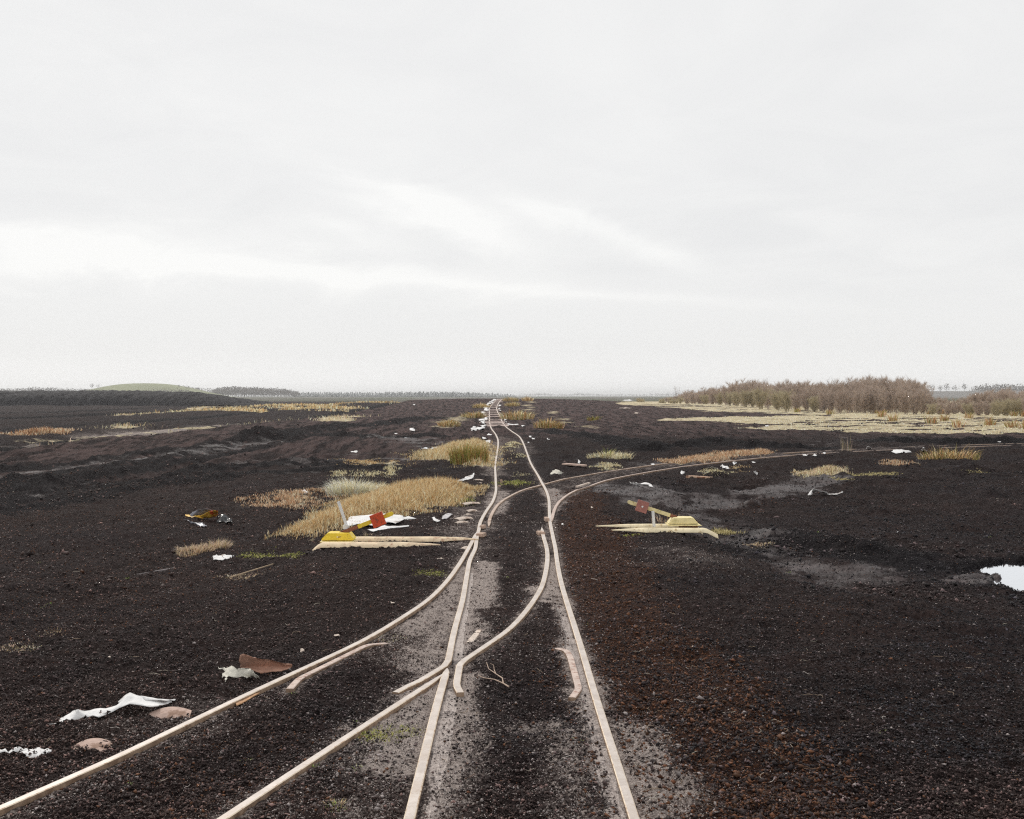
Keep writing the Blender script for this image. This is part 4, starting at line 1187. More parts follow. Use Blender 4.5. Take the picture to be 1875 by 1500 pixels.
sheet('rusty_plate', Z2((292, 712, .0), (380, 664, .0), (470, 622, .0), (478, 640, .0), (400, 692, 0), (312, 736, 0)), 'small orange rusted plate on the near side of the branch rail', 'metal plate', m_oplate, crumple=.006, thick=.006)
sheet('frayed_sack', Z2((180, 480, .02), (240, 492, .03), (280, 478, .05), (340, 482, .06), (400, 482, .06), (425, 505, .05), (445, 525, .04), (470, 555, 0), (430, 545, 0), (415, 540, .0), (380, 558, 0), (350, 545, 0), (300, 548, 0), (260, 545, 0), (232, 580, 0), (240, 548, 0), (212, 555, 0), (212, 530, .01), (235, 515, .01)),
      'frayed cream sack scrap lying against the brown curled sleeper end', 'sack scrap', m_cream, crumple=.035, seed=3)
def Z8(*a): return [(500 + x / 4.076, 860 + y / 4.076, h) for x, y, h in a]
sheet('plastic_sheet', Z8((535, 440, 0), (545, 400, .02), (575, 362, .04), (650, 358, .05), (720, 352, .05), (800, 345, .05), (880, 345, .06), (955, 345, .06), (975, 362, .04), (1010, 356, .03), (1065, 372, 0), (1010, 378, 0), (960, 395, 0), (920, 412, 0), (860, 405, 0), (800, 410, 0), (740, 430, 0), (660, 428, 0), (640, 415, 0), (580, 430, 0)),
      'large white plastic sheet spread on the peat behind the red square weight', 'plastic sheet', m_white, crumple=.03)
sheet('plastic_sheet', Z8((705, 455, 0), (760, 448, .01), (835, 425, .02), (860, 432, .02), (1015, 422, .01), (1015, 430, 0), (880, 445, 0), (800, 460, 0), (745, 472, 0)),
      'narrow white plastic strip between the big white sheet and the lever stand', 'plastic sheet', m_white, crumple=.015)
sheet('plastic_sheet', Z8((1310, 108, 0), (1370, 90, .03), (1440, 60, .06), (1490, 45, .08), (1497, 28, .12), (1507, 38, .1), (1495, 60, .06), (1480, 75, .03), (1430, 88, .01), (1370, 100, 0)),
      'white plastic wedge with a pointed tip beside the golden grass and left rail', 'plastic sheet', m_white, crumple=.015)
sheet('plastic_scrap', Z8((1188, 365, .01), (1205, 358, .01), (1212, 372, .01), (1250, 388, 0), (1230, 393, 0), (1200, 388, 0)), 'curled white plastic ring on grey grit left of the points', 'plastic scrap', m_white, crumple=.01)
sheet('plastic_scrap', Z8((1265, 355, 0), (1310, 332, .02), (1340, 340, .01), (1330, 352, 0), (1290, 375, 0), (1262, 380, 0)), 'grubby grey plastic scrap beside the curled white ring', 'plastic scrap', simple('grubby_plastic', (.52, .50, .50), .8), crumple=.02)
sheet('plastic_scrap', Z8((210, 165, .02), (240, 162, .05), (258, 180, .02), (235, 198, 0), (218, 190, 0)), 'small white crumpled scrap at the reddish grass by the cream tussock', 'plastic scrap', m_white, crumple=.03)
sheet('plastic_scrap', [(x / 5.86 + 300, 900 + y / 5.86, h) for x, y, h in ((520, 715, .0), (600, 705, .01), (650, 698, .01), (705, 712, 0), (760, 708, 0), (700, 735, 0), (620, 755, 0), (535, 768, 0))], 'triangular white plastic scrap below the straw tussock', 'plastic scrap', m_white, crumple=.01)
# sack of orange, black and grey plastic
def Z9(*a): return [(300 + x / 5.86, 900 + y / 5.86, h) for x, y, h in a]
sheet('plastic_bag', Z9((225, 265, .02), (262, 262, .02), (290, 278, .02), (350, 278, .03), (430, 258, .06), (490, 240, .10), (540, 215, .16), (583, 215, .16), (578, 262, .06), (560, 285, .02), (500, 300, 0), (430, 296, 0), (350, 310, 0), (280, 305, 0), (235, 292, 0)),
      'crumpled orange and yellow plastic bag lying on dark peat', 'plastic bag', m_orange, crumple=.03, seed=2)
sheet('plastic_bag', Z9((275, 262, .05), (310, 240, .08), (370, 220, .12), (460, 205, .16), (520, 218, .14), (470, 240, .08), (420, 262, .05), (350, 278, .03), (300, 282, .03)), 'crumpled grey plastic bag tucked behind the orange one', 'plastic bag', m_silver, crumple=.04, seed=5)
sheet('plastic_bag', Z9((215, 335, 0), (270, 325, .03), (330, 350, .02), (380, 345, .03), (440, 365, .02), (465, 390, 0), (430, 402, 0), (350, 370, 0), (290, 355, 0)), 'long grey plastic bag lying in front of the orange one', 'plastic bag', m_silver, crumple=.04, seed=6)
sheet('plastic_bag', Z9((570, 290, .04), (620, 272, .08), (680, 272, .08), (715, 300, .04), (745, 345, 0), (700, 362, 0), (640, 345, 0), (600, 355, 0), (570, 345, 0)), 'shiny black plastic bag lying right of the orange one', 'plastic bag', m_black, crumple=.05, seed=7)
# right-hand scraps
def Z4(*a): return [(1000 + x / 3.75, 780 + y / 3.75, h) for x, y, h in a]
sheet('plastic_sheet', Z4((568, 390, .02), (590, 395, .04), (640, 402, .04), (690, 396, .05), (725, 410, .05), (740, 432, 0), (722, 436, 0), (700, 420, .01), (650, 412, .0), (600, 410, 0)), 'white twisted plastic strip on the bank below the right hand curve', 'plastic sheet', m_white, crumple=.03)
sheet('plastic_scrap', Z4((25, 340, 0), (45, 315, .06), (75, 308, .10), (100, 318, .08), (125, 335, .0), (100, 342, 0), (60, 338, 0)), 'white crumpled plastic lump between the main track and curve', 'plastic scrap', m_cream, crumple=.04)
sheet('plastic_sheet', [(1400 + x / 3.947, 780 + y / 3.947, h) for x, y, h in ((310, 508, 0), (330, 480, .06), (350, 462, .12), (385, 465, .12), (415, 480, .08), (440, 478, .08), (465, 498, .01), (520, 495, 0), (565, 480, .01), (560, 488, 0), (520, 500, 0), (450, 504, 0), (425, 490, .04), (385, 480, .06), (350, 490, .02), (335, 508, 0))], 'white arched plastic sheet with a thin tail on open dark peat', 'plastic sheet', m_white, crumple=.02)
sheet('plastic_sheet', [(1400 + x / 3.947, 780 + y / 3.947, h) for x, y, h in ((915, 190, 0), (950, 178, .05), (1000, 180, .08), (1040, 182, .08), (1092, 204, 0), (1040, 205, 0), (990, 204, 0), (950, 205, 0))], 'flat white plastic sheet below the curve, left of two rush tufts', 'plastic sheet', m_white, crumple=.04)
sheet('plastic_scrap', [(1400 + x / 3.947, 780 + y / 3.947, h) for x, y, h in ((1130, 192, 0), (1138, 172, .15), (1155, 168, .18), (1160, 185, .08), (1182, 196, 0), (1150, 197, 0))], 'upright white scrap right beside two brown rush tufts', 'plastic scrap', m_white, crumple=.06)
sheet('plastic_scrap', [(1400 + x / 3.947, 780 + y / 3.947, h) for x, y, h in ((735, 172, 0), (742, 160, .10), (755, 158, .12), (775, 172, 0), (755, 175, 0))], 'small white scrap standing beyond the thin dry grass stalks', 'plastic scrap', m_white, crumple=.05)
def Z10(*a): return [(1230 + x / 6.048, 810 + y / 6.048, h) for x, y, h in a]
sheet('plastic_sheet', Z10((390, 310, .02), (415, 285, .08), (450, 280, .10), (500, 295, .08), (515, 315, .02), (460, 315, 0), (420, 305, .02)), 'domed off-white plastic half buried in pale moss by the curve', 'plastic sheet', m_cream, crumple=.03)
sheet('plastic_sheet', Z10((535, 275, 0), (560, 262, .05), (580, 275, .03), (620, 278, .03), (640, 303, 0), (590, 300, 0), (560, 290, 0)), 'crumpled white plastic right of the domed off-white piece', 'plastic sheet', m_white, crumple=.04)
sheet('plastic_scrap', Z10((905, 328, .08), (930, 330, .10), (955, 360, .0), (945, 378, 0), (925, 350, .03), (905, 345, .04)), 'arched white scrap standing over the wet hollow', 'plastic scrap', m_white, crumple=.02)
GRP = 'white scraps littering the peat'
for i, (px, py, w, h, lb) in enumerate([
    (1250, 868, 10, 5, 'small white scrap above the rusty plank'), (1345, 852, 9, 3, 'white sliver under the curve above the arched scrap'),
    (1380, 847.5, 9, 2.6, 'white flat sliver just below the curve, right of a smaller one'), (1475, 834, 12, 3, 'white flat piece at the foot of the curve rails'),
    (1492, 835, 8, 3, 'white piece touching another under the curve'), (1510, 831, 7, 4, 'white lump just left of the thin dry stalks'),
    (1195, 852, 9, 4, 'white lump lying against the far rail of the curve'), (1060, 850, 5, 4, 'white lump resting on the pinkish plank'),
    (1405, 781, 9, 3, 'tiny white scrap on the open field beyond the curve'), (755, 789, 11, 8, 'white peaked scrap alone on the peat left of the track'),
    (650, 829, 16, 4, 'grey white scrap on the left ruts'), (725, 795, 8, 2, 'faint white scrap left of the peaked one'),
    (1003, 806, 9, 3, 'white flat scrap right of the buckled rail'), (1830, 810, 8, 2, 'tiny white scrap at the far right field edge'),
    (758, 727.5 + 14, 6, 2, 'tiny white scrap high on the left field'), (1150, 733.5, 22, 3.5, 'bleached white strip on the right crest'),
    (1145, 748, 26, 2.0, 'pale narrow strip on the slope below the right crest'), (1165, 757, 12, 2, 'short pale strip lower down the right slope'),
    (894, 812, 12, 3, 'white shred left of the track below the far bend'), (886, 804, 9, 5, 'white lump left of the buckled rail'),
    (896, 797, 14, 2, 'thin white shred touching the left rail at the bend'), (971, 801, 5, 4, 'white bit right of the track at the bend'),
    (977, 805, 6, 3, 'white bit just below another right of the bend'), (968, 811, 4, 2.5, 'lowest white bit right of the bend'),
    (1645, 978, 4, 2.4, 'tiny white stone on the open peat above the puddle'), (1030, 962, 4, 4, 'tiny white stone close right of the points'),
    (200, 1211, 7, 2.5, 'tiny white chip on the lower left bank'), (617, 1166, 13, 4, 'pinkish flat chip beside the left branch rail'),
    (554, 1198, 12, 3.5, 'pale flat chip above the left branch rail'), (719, 1106, 12, 2, 'pale chip lying just above the left branch bend'),
    (806, 1025, 17, 2.4, 'pale flat chip between the lever stand and branch rail'), (1268, 1187, 5, 3, 'tiny white chip on the rusty bank right of the track'),
    (1084, 931, 6, 2, 'tiny pale chip on the rusty bank by the curve'), (407, 1022, 5, 2, 'tiny white chip under the triangular scrap')]):
    scrap(px, py, w, h, lb, seed=i + 1, group=GRP, mat=m_tiepale if 'chip' in lb or 'pale' in lb else m_white)
# ragged sheeting lining the far track
RG = 'ragged white sheeting beside the far rails'
far_sc = [(877, 786, 26, 5), (868, 789, 16, 3), (886, 782, 14, 6), (884, 775, 10, 6), (890, 769, 9, 6), (882, 771, 14, 3), (888, 762, 9, 7), (885, 757, 8, 7), (891, 752, 8, 5), (890, 747, 9, 5), (893, 743, 8, 3.4), (896, 740, 9, 3), (899, 737.4, 10, 2.4), (903, 734.8, 9, 2), (906, 732.8, 8, 1.6)]
for i, (px, py, w, h) in enumerate(far_sc):
    scrap(px, py, w, h, 'ragged white sheeting scrap heaped along the left side of the far track', seed=60 + i, group=RG, crumple=.16)
far_sr = [(915, 743, 6, 2.4), (914, 749, 4, 3), (916, 753, 3, 3), (921, 762, 5, 2.4), (924, 766, 3, 2), (925, 770, 4, 2.6), (931, 778, 5, 2), (940, 779, 22, 2), (958, 781.5, 7, 1.6), (927, 774, 3, 2)]
for i, (px, py, w, h) in enumerate(far_sr):
    scrap(px, py, w, h, 'small white scrap strewn along the right side of the far track', seed=90 + i, group='white scraps right of the far rails', crumple=.1)

# planks
m_plank = simple('bleached_pink_plank', (.62, .46, .38), .85, .2, 8)
m_plankr = simple('orange_brown_plank', (.60, .42, .30), .85, .25, 8, stain=(.30, .14, .08), stain_scale=7)
def plank(pa, pb, w, t, label, mat, lift=.03, cat='plank'):
    a, b_ = P(*pa), P(*pb); d_ = b_ - a; c_ = (a + b_) / 2
    o = slab('plank', d_.length, w, t, mat, None, loc=(c_.x, c_.y, min(a.z, b_.z) + lift), rz=math.atan2(d_.y, d_.x), taper=.35)
    o.rotation_euler[1] = -math.atan2(d_.z, math.hypot(d_.x, d_.y))
    return tag(o, label, cat)
plank((1033, 853), (1072, 856), .16, .04, 'pinkish bleached plank on the peat between track and curve', m_plank)
plank((1261, 877), (1302, 879.5), .18, .05, 'rusty orange plank on the bank below the right hand curve', m_plankr)
plank((420, 1060), (500, 1035), .014, .010, 'long thin pale stick lying below the left lever stand', simple('dry_stick', (.40, .30, .20), .9), .015, 'stick')
plank((250, 1052), (335, 1038), .05, .02, 'long grey half-buried stick near the left hollow', simple('grey_stick', (.16, .14, .14), .9), .0, 'stick')
plank((860, 1165 + 15), (878, 1157), .05, .02, 'flat pale wedge of wood lying between the rails', m_tiepale, .0, 'wood wedge')

def tubes(name, paths, mat, parent=None, loc=(0, 0, 0)):
    """paths: list of (list of Vector, r0, r1)"""
    V, F = [], []
    for pts, r0, r1 in paths:
        n = len(pts); b0 = len(V)
        for i, q in enumerate(pts):
            t = (pts[min(i + 1, n - 1)] - pts[max(i - 1, 0)]).normalized()
            a = t.orthogonal().normalized(); b_ = t.cross(a)
            r_ = r0 + (r1 - r0) * i / (n - 1)
            for k in range(5):
                an = 2 * math.pi * k / 5
                V.append(q + a * math.cos(an) * r_ + b_ * math.sin(an) * r_)
        for i in range(n - 1):
            for k in range(5):
                k2 = (k + 1) % 5
                F.append((b0 + i * 5 + k, b0 + i * 5 + k2, b0 + (i + 1) * 5 + k2, b0 + (i + 1) * 5 + k))
    me = mesh_np(name, [tuple(v_) for v_ in V], F, smooth=True)
    return link(name, me, mat, parent, loc)
m_twig = simple('dry_twig', (.48, .36, .28), .8, .2, 30)
def tw(pts, c0):
    return [P(700 + x / 3.75, 1050 + y / 3.75, h) - c0 for x, y, h in pts]
c0 = P(920, 1253)
o = tubes('twig', [(tw([(870, 780, .02), (830, 755, .03), (770, 728, .04), (700, 718, .03), (655, 700, .01)], c0), .006, .002),
                   (tw([(830, 755, .03), (825, 720, .03), (780, 690, .04), (730, 655, .03), (715, 610, .05), (700, 640, .02)], c0), .005, .0015),
                   (tw([(780, 690, .04), (768, 660, .04), (765, 630, .05), (740, 618, .05)], c0), .003, .001)], m_twig, loc=c0)
tag(o, 'bare forked twig lying on the peat between the rails', 'twig')

# ------------------------------------------------------------------ grass
m_grass = attr_mat('dry_grass', .75, .15)
PAL = {
    'golden': [(.50, .36, .18), (.58, .44, .25), (.44, .28, .13), (.62, .52, .34), (.52, .36, .20)],
    'pale': [(.62, .53, .34), (.70, .62, .44), (.50, .40, .24), (.56, .50, .30)],
    'russet': [(.46, .29, .17), (.56, .42, .28), (.62, .51, .37), (.38, .21, .12)],
    'rush': [(.22, .22, .06), (.32, .27, .08), (.42, .32, .12), (.36, .17, .07), (.17, .19, .05)],
    'cream': [(.74, .68, .50), (.66, .58, .40), (.55, .46, .28)],
    'moss': [(.30, .32, .07), (.42, .40, .14), (.50, .44, .22), (.22, .26, .05)],
    'dull': [(.46, .40, .19), (.54, .47, .27), (.38, .33, .15), (.50, .42, .22)],
    'twiggy': [(.56, .42, .32), (.62, .50, .38), (.40, .28, .20), (.48, .40, .22)],
    'sprout': [(.20, .30, .06), (.30, .36, .10), (.45, .45, .25)],
}
def blades(bx, by, bz, hgt, wid, pal, lean=.5, bend=.5, out_dir=None, rng=RNG):
    """numpy blade builder; returns verts, tris, tints"""
    n = len(bx)
    az = rng.uniform(0, 2 * np.pi, n) if out_dir is None else out_dir
    face = az + rng.uniform(-1.2, 1.2, n) + np.pi / 2
    ln = lean * rng.random(n) ** .7
    h = hgt
    dx, dy = np.cos(az), np.sin(az)
    fx, fy = np.cos(face) * wid / 2, np.sin(face) * wid / 2
    p0 = np.stack([bx, by, bz - .01], -1)
    m_h = h * .55
    off1 = ln * m_h * .7
    p1 = p0 + np.stack([dx * off1, dy * off1, m_h * np.sqrt(np.clip(1 - ln * ln * .5, .1, 1))], -1)
    off2 = ln * h * .45 + bend * h * .35 * rng.random(n)
    p2 = p1 + np.stack([dx * off2, dy * off2, h * .45 * np.clip(1 - ln * .6 - bend * .6 * rng.random(n), -.3, 1)], -1)
    fw = np.stack([fx, fy, np.zeros(n)], -1)
    V = np.stack([p0 - fw, p0 + fw, p1 - fw * .8, p1 + fw * .8, p2], 1)
    F = np.array([(0, 1, 3), (0, 3, 2), (2, 3, 4)])[None] + (np.arange(n) * 5)[:, None, None]
    pal = np.array(pal)
    c = pal[rng.integers(0, len(pal), n)] * rng.uniform(.8, 1.3, n)[:, None] * 1.28
    return V.reshape(-1, 3), F.reshape(-1, 3), np.repeat(np.clip(c, 0, .9), 5, 0)
def in_poly(pts, n, rng=RNG, feather=0.0, densfn=None):
    a = np.array(pts)
    lo, hi = a.min(0) - feather, a.max(0) + feather
    xs, ys = [], []
    tot = 0
    while tot < n:
        x = rng.uniform(lo[0], hi[0], 4 * n); y = rng.uniform(lo[1], hi[1], 4 * n)
        s = sdpoly(x, y, pts) + (feather * .8) * (vnoise(x, y, .7, 85) + .6 * vnoise(x, y, .25, 86))
        keep = s < feather * rng.random(4 * n) ** 2.5 - .12 * vnoise(x, y, .4, 81) * (1 if feather else 0)
        if densfn is not None: keep &= rng.random(4 * n) < densfn(x, y)
        xs.append(x[keep]); ys.append(y[keep]); tot += keep.sum()
        if keep.sum() == 0: break
    return np.concatenate(xs)[:n], np.concatenate(ys)[:n]
def patch(label, pts, n, h0, h1, wid, pal, lean=.7, bend=.6, feather=.35, mound=0.0, name='dry_grass', cat='dry grass', clump=.4):
    x, y = in_poly(pts, n, feather=feather, densfn=lambda a, b_: np.clip(.55 + clump * vnoise(a, b_, .25, 83) + clump * .8 * vnoise(a, b_, .8, 84), .05, 1))
    s = sdpoly(x, y, pts)
    core = sstep(-s, -.1, .5)
    z = ground_h(x, y) + mound * core
    h = RNG.uniform(h0, h1, len(x)) * (.45 + .55 * core)
    V, F, C = blades(x, y, z - mound * core * .8, h + mound * core * .8, wid * (1 + .2 * RNG.random(len(x))), pal, lean, bend)
    return tag(link(name, mesh_np(name, V, F, C), m_grass), label, cat, kind='stuff')
patch('golden brown dry grass bank behind the left lever stand', GP_W['golden'], 25000, .08, .24, .0085, PAL['golden'] + PAL['golden'] + PAL['pale'][:2], mound=.10, feather=.3, clump=.45)
patch('pale golden grass knoll around the green rush tuft', GP_W['knoll'], 10000, .06, .24, .014, PAL['pale'] + PAL['golden'], mound=.12, feather=.6)
patch('russet grass strip behind the right hand curve', GP_W['russet'], 7000, .05, .24, .014, PAL['russet'], feather=.4)
patch('reddish grass fringe left of the golden bank', GP_W['reddish'], 3200, .06, .16, .011, PAL['russet'], feather=.5, clump=.9)
patch('blond grass strip in the ditch right of the wet hollow', GP_W['ditch'], 2600, .08, .28, .012, PAL['pale'] + PAL['twiggy'], feather=.25)
patch('low reddish grass strip left of the knoll', GP_W['ruddy'], 2200, .05, .14, .016, PAL['golden'], feather=.6)
def pxpoly(px, py, w, h, n=9, seed=1):
    rr = random.Random(seed)
    return [cast(px + math.cos(2 * math.pi * i / n) * w / 2 * rr.uniform(.75, 1.1), py - math.sin(2 * math.pi * i / n) * h / 2 * rr.uniform(.75, 1.1), macro) for i in range(n)]
for i, (px, py, w, h, n, h0, h1, wd, pal, lb) in enumerate([
    (700, 1340, 110, 26, 1500, .015, .06, .005, 'moss', 'bright green moss patch between the branch rails'),
    (790, 1052, 52, 10, 900, .02, .06, .007, 'moss', 'yellow green moss strip left of the branch rail'),
    (720, 1168, 34, 10, 500, .02, .05, .004, 'cream', 'cream dry grass wisps at the end of the left guard rail'),
    (510, 1018, 110, 14, 1600, .02, .07, .007, 'moss', 'mossy grass below the left end of the lever stand'),
    (440, 1052, 110, 16, 900, .02, .06, .006, 'twiggy', 'sparse straw strip below the mossy grass'),
    (1160, 981, 34, 6, 500, .02, .06, .007, 'moss', 'green moss under the front of the right lever stand'),
    (1325, 977, 60, 10, 700, .03, .14, .006, 'dull', 'green and brown grass at the right end of the lever stand'),
    (1400, 998, 60, 10, 700, .02, .09, .008, 'twiggy', 'straw wisps at the edge of the muddy hollow'),
    (665, 990, 60, 8, 700, .02, .06, .006, 'moss', 'moss growing between the two base beams'),
    (850, 915, 60, 20, 1300, .02, .08, .008, 'moss', 'patchy moss beside the left rail above the points'),
    (940, 886, 70, 12, 1100, .02, .10, .009, 'moss', 'mossy grass between the rails where the curve leaves'),
    (960, 870, 40, 6, 500, .02, .06, .009, 'pale', 'pale wisps between the main rails above the curve'),
    (1600, 868, 110, 7, 900, .04, .10, .012, 'dull', 'yellow green grass clumps on the right flat'),
    (1540, 876, 60, 4, 400, .04, .10, .012, 'dull', 'yellowish clumps right of the wet hollow'),
    (1640, 850, 90, 7, 700, .06, .18, .012, 'russet', 'reddish dry growth left of the rush tufts'),
    (1790, 866, 36, 3, 260, .03, .06, .012, 'dull', 'small green streak on the far right flat'),
    (1310, 866, 50, 10, 900, .04, .12, .014, 'pale', 'pale mossy growth spilling down the bank under the curve'),
    (1110, 857, 44, 10, 900, .04, .16, .014, 'pale', 'pale tufted grass beside the far rail of the curve'),
    (940, 816, 36, 8, 900, .04, .14, .02, 'pale', 'straw patch between the buckled rails'),
    (950, 836, 40, 8, 500, .03, .10, .014, 'pale', 'thin straw between the main rails'),
    (660, 870, 130, 10, 1100, .04, .12, .013, 'pale', 'sparse straw line above the golden bank'),
    (20, 1195, 70, 18, 500, .02, .07, .006, 'twiggy', 'dry straw litter in the hollow at the left edge'),
    (48, 1192, 30, 12, 500, .015, .05, .006, 'cream', 'cream straw clump in the hollow at the left edge'),
    (100, 1163, 40, 10, 260, .02, .06, .005, 'twiggy', 'brown straw wisps above the cream clump'),
    (1350, 860, 30, 14, 300, .04, .12, .012, 'golden', 'small golden growth on the bank below the curve'),
    (715, 862, 24, 10, 300, .08, .25, .012, 'pale', 'upright dry grass above the golden bank')]):
    patch(lb, pxpoly(px, py, w, h, seed=i), n, h0, h1, wd, PAL[pal], feather=.12 + .0 * w, clump=.9)

def tussock(px, py, rad, hgt, n, pal, label, wid=.008, name='grass_tussock', cat='grass tussock', group=None, lean=.8, spread=.9):
    c_ = P(px, py)
    a = RNG.uniform(0, 2 * np.pi, n); r_ = rad * RNG.random(n) ** .6
    x, y = c_.x + np.cos(a) * r_, c_.y + np.sin(a) * r_
    z = ground_h(x, y)
    h = hgt * RNG.uniform(.4, 1.05, n) * (1 - .35 * r_ / rad)
    V, F, C = blades(x, y, z, h, np.full(n, wid), pal, lean, spread, a + RNG.uniform(-.7, .7, n))
    V = V - np.array([c_.x, c_.y, c_.z])
    return tag(link(name, mesh_np(name, V, F, C), m_grass, loc=c_), label, cat, group)
tussock(853, 852, .42, .78, 900, PAL['rush'], 'tall green and rust rush tuft beside the left rail', .014, 'rush_tuft', 'rush tuft', lean=.42, spread=.25)
tussock(880, 852, .20, .74, 420, PAL['rush'][2:4] + PAL['rush'][:1], 'darker rusty rush tuft against the left rail', .014, 'rush_tuft', 'rush tuft', lean=.25, spread=.2)
tussock(645, 908, .46, .52, 1500, [(.86, .80, .62), (.76, .68, .50), (.66, .56, .38)], 'cream spiky grass tussock behind the golden bank', .010, lean=.9)
tussock(690, 903, .26, .34, 380, PAL['pale'], 'small buff tussock right of the cream one', .009, lean=.8)
tussock(362, 1016, .26, .17, 600, PAL['twiggy'], 'matted straw tussock left of the lever stand', .006, lean=1.0, spread=1.0)
tussock(395, 1010, .20, .20, 420, PAL['twiggy'], 'matted straw tussock with long bent stalks above the white triangle', .005, lean=1.0, spread=.8)
tussock(345, 1012, .16, .12, 300, PAL['twiggy'], 'small outlying straw tussock at the left of the matted pair', .006, lean=1.0, spread=1.0)
tussock(1108, 838, .55, .34, 500, PAL['cream'], 'cream tussock with long green stalks beyond the curve', .016)
tussock(1112, 838, .18, .55, 40, PAL['moss'], 'long thin green stalks rising from the cream tussock', .012, lean=.6, name='grass_stalks', cat='grass stalks')
tussock(1140, 843, .30, .34, 260, PAL['cream'], 'smaller cream tussock right of the stalky one', .016)
tussock(1553, 829, .25, .95, 16, PAL['twiggy'], 'thin tall dry stalks standing by the curve', .010, name='grass_stalks', cat='grass stalks', lean=.18, spread=.1)
tussock(1717, 843, .55, .55, 260, PAL['rush'][1:] + PAL['golden'], 'brown rush tuft below the far end of the curve, left of two', .014, 'rush_tuft', 'rush tuft', lean=1.0)
tussock(1752, 843, .6, .60, 280, PAL['rush'][1:] + PAL['golden'], 'brown rush tuft below the far end of the curve, right of two', .014, 'rush_tuft', 'rush tuft', lean=1.1)
tussock(616, 1481, .055, .05, 160, PAL['sprout'] + PAL['golden'], 'small green and straw sprig between the branch rails at the bottom', .003, lean=1)
tussock(1005, 784, .9, .9, 320, PAL['golden'] + PAL['rush'], 'golden tussock right of the buckled rails', .04)
tussock(1087, 770, .5, .7, 90, PAL['rush'], 'small green tuft alone on the right slope', .04)
tussock(966, 734.5, .8, 1.2, 120, PAL['golden'], 'small golden tuft on the skyline right of the rails', .09)
for px, py, s_, lb in ((868, 766, 1.1, 'green rush clump left of the far rails, lower of two'), (881, 747, 1.1, 'brown clump left of the far rails, upper of two'), (947, 768, 1.4, 'pale rush clump right of the far rails'), (823, 781, .7, 'small brown rush clump left of the far rails'),
                       (938, 744, 1.0, 'yellow clump high beside the far rails'), (935, 735, 1.2, 'yellow clump at the crest beside the rails')):
    tussock(px, py, s_, s_ * .9, 420, PAL['rush'][1:] + PAL['golden'] + PAL['pale'], lb, .05)
tussock(1247, 955, .3, .10, 60, PAL['russet'], 'reddish wisps behind the right lever stand housing', .004)
tussock(1215, 962, .22, .22, 60, PAL['russet'], 'thin reddish stems beside the right lever stand rod', .004, name='grass_stalks', cat='grass stalks')
tussock(674, 985, .05, .16, 40, PAL['twiggy'], 'grey brown weed standing between the base beams', .004, name='weed', cat='weed')
for i, (px, py, lb) in enumerate(((538, 1272, 'tiny sprout below the left guard rail'), (628, 1276, 'tiny twin sprout between the branch rails'), (645, 1324, 'tiny sprout just above the inner branch rail'), (450, 1392, 'pale tiny sprout alone between the branch rails'),
                                  (572, 1405, 'tiny sprout above the inner branch rail'), (583, 1404, 'tiny sprout touching the inner branch rail'), (652, 1412, 'tiny green sprout below the moss patch'), (1058, 1357, 'tiny pale green sprout near the right rail'), (238, 1446, 'tiny sprout below the outer branch rail'),
                                  (1618, 1345, 'tiny sprout alone on dark peat at the right'), (88, 1108, 'green sprout on the left bank, topmost of its row'), (76, 1114, 'green sprout on the left bank, middle of its row'), (52, 1122, 'green sprout on the left bank, lowest of its row'), (73, 1033, 'yellow sprout high on the left bank'),
                                  (1075, 1145, 'yellow green sprout right of the main track'), (232, 1064, 'small yellow sprout on the left bank'), (1443, 1053, 'small straw sprout right of the muddy hollow'), (1497, 978, 'straw sprig on the right bank'), (1812, 984, 'straw sprig above the puddle'), (928, 1058, 'pale sprout between the rails below the points'))):
    tussock(px, py, .03, .035, 26, PAL['sprout'], lb, .006, 'sprout', 'sprout', 'sprouts dotted over the peat', lean=1)

# wide grassy expanses
def wide_grass(name, label, n, xr, yr, dens, hs, pal, wid):
    inv = RNG.uniform(1 / yr[1], 1 / yr[0], n * 3); y = 1 / inv
    x = RNG.uniform(xr[0], xr[1], n * 3)
    k = RNG.random(n * 3) < dens(x, y)
    x, y = x[k][:n], y[k][:n]
    z = ground_h(x, y)
    h = RNG.uniform(hs[0], hs[1], len(x))
    V, F, C = blades(x, y, z, h, wid * (1 + y / 80), pal, .8, .7)
    tag(link(name, mesh_np(name, V, F, C), m_grass), label, 'dry grass', kind='stuff')
wide_grass('sedge', 'pale straw sedge covering the flat before the birch scrub', 60000, (13, 80), (47, 260), lambda x, y: straw_right(x, y) * .9, (.03, .10), [(.84, .75, .54), (.76, .66, .45), (.68, .56, .36)], .03)
def reeds(x, y):
    xs = x + vnoise(y, y * 0 + 3, 6.0, 5) * .35
    m = np.zeros_like(x)
    for c, c2, wd, a, ya, yb in REED:
        c = c + (c2 - c) * (y - ya) / (yb - ya)
        brk = sstep(vnoise(x * .5, y, 6, 51) + .5 * vnoise(x, y, 2, 52), -.35, .25)
        m = np.maximum(m, a * np.exp(-((xs - c) / wd) ** 2) * brk * sstep(y, ya - 2, ya + 2) * (1 - sstep(y, yb - 4, yb)))
    return m
wide_grass('reeds', 'pale reeds lining the drainage ditches on the left fields', 26000, (-62, -12), (34, 250), reeds, (.12, .42), PAL['cream'] + PAL['pale'] + PAL['twiggy'], .02)
def belt(x, y):
    return sstep(-x, 17, 24) * (1 - sstep(-x, 40, 46)) * sstep(vnoise(x * .35, y, 7, 54), -.05, .3) * .8
wide_grass('dry_grass', 'patchy straw belt below the left skyline', 5000, (-47, -16), (130, 205), belt, (.2, .6), PAL['pale'] + PAL['golden'], .06)
patch('orange grass island on the left field', [(-30 + 6, 60), (-26, 63), (-24.5, 60), (-24, 57.5), (-27, 57)], 1800, .15, .5, .05, PAL['russet'], feather=.6)

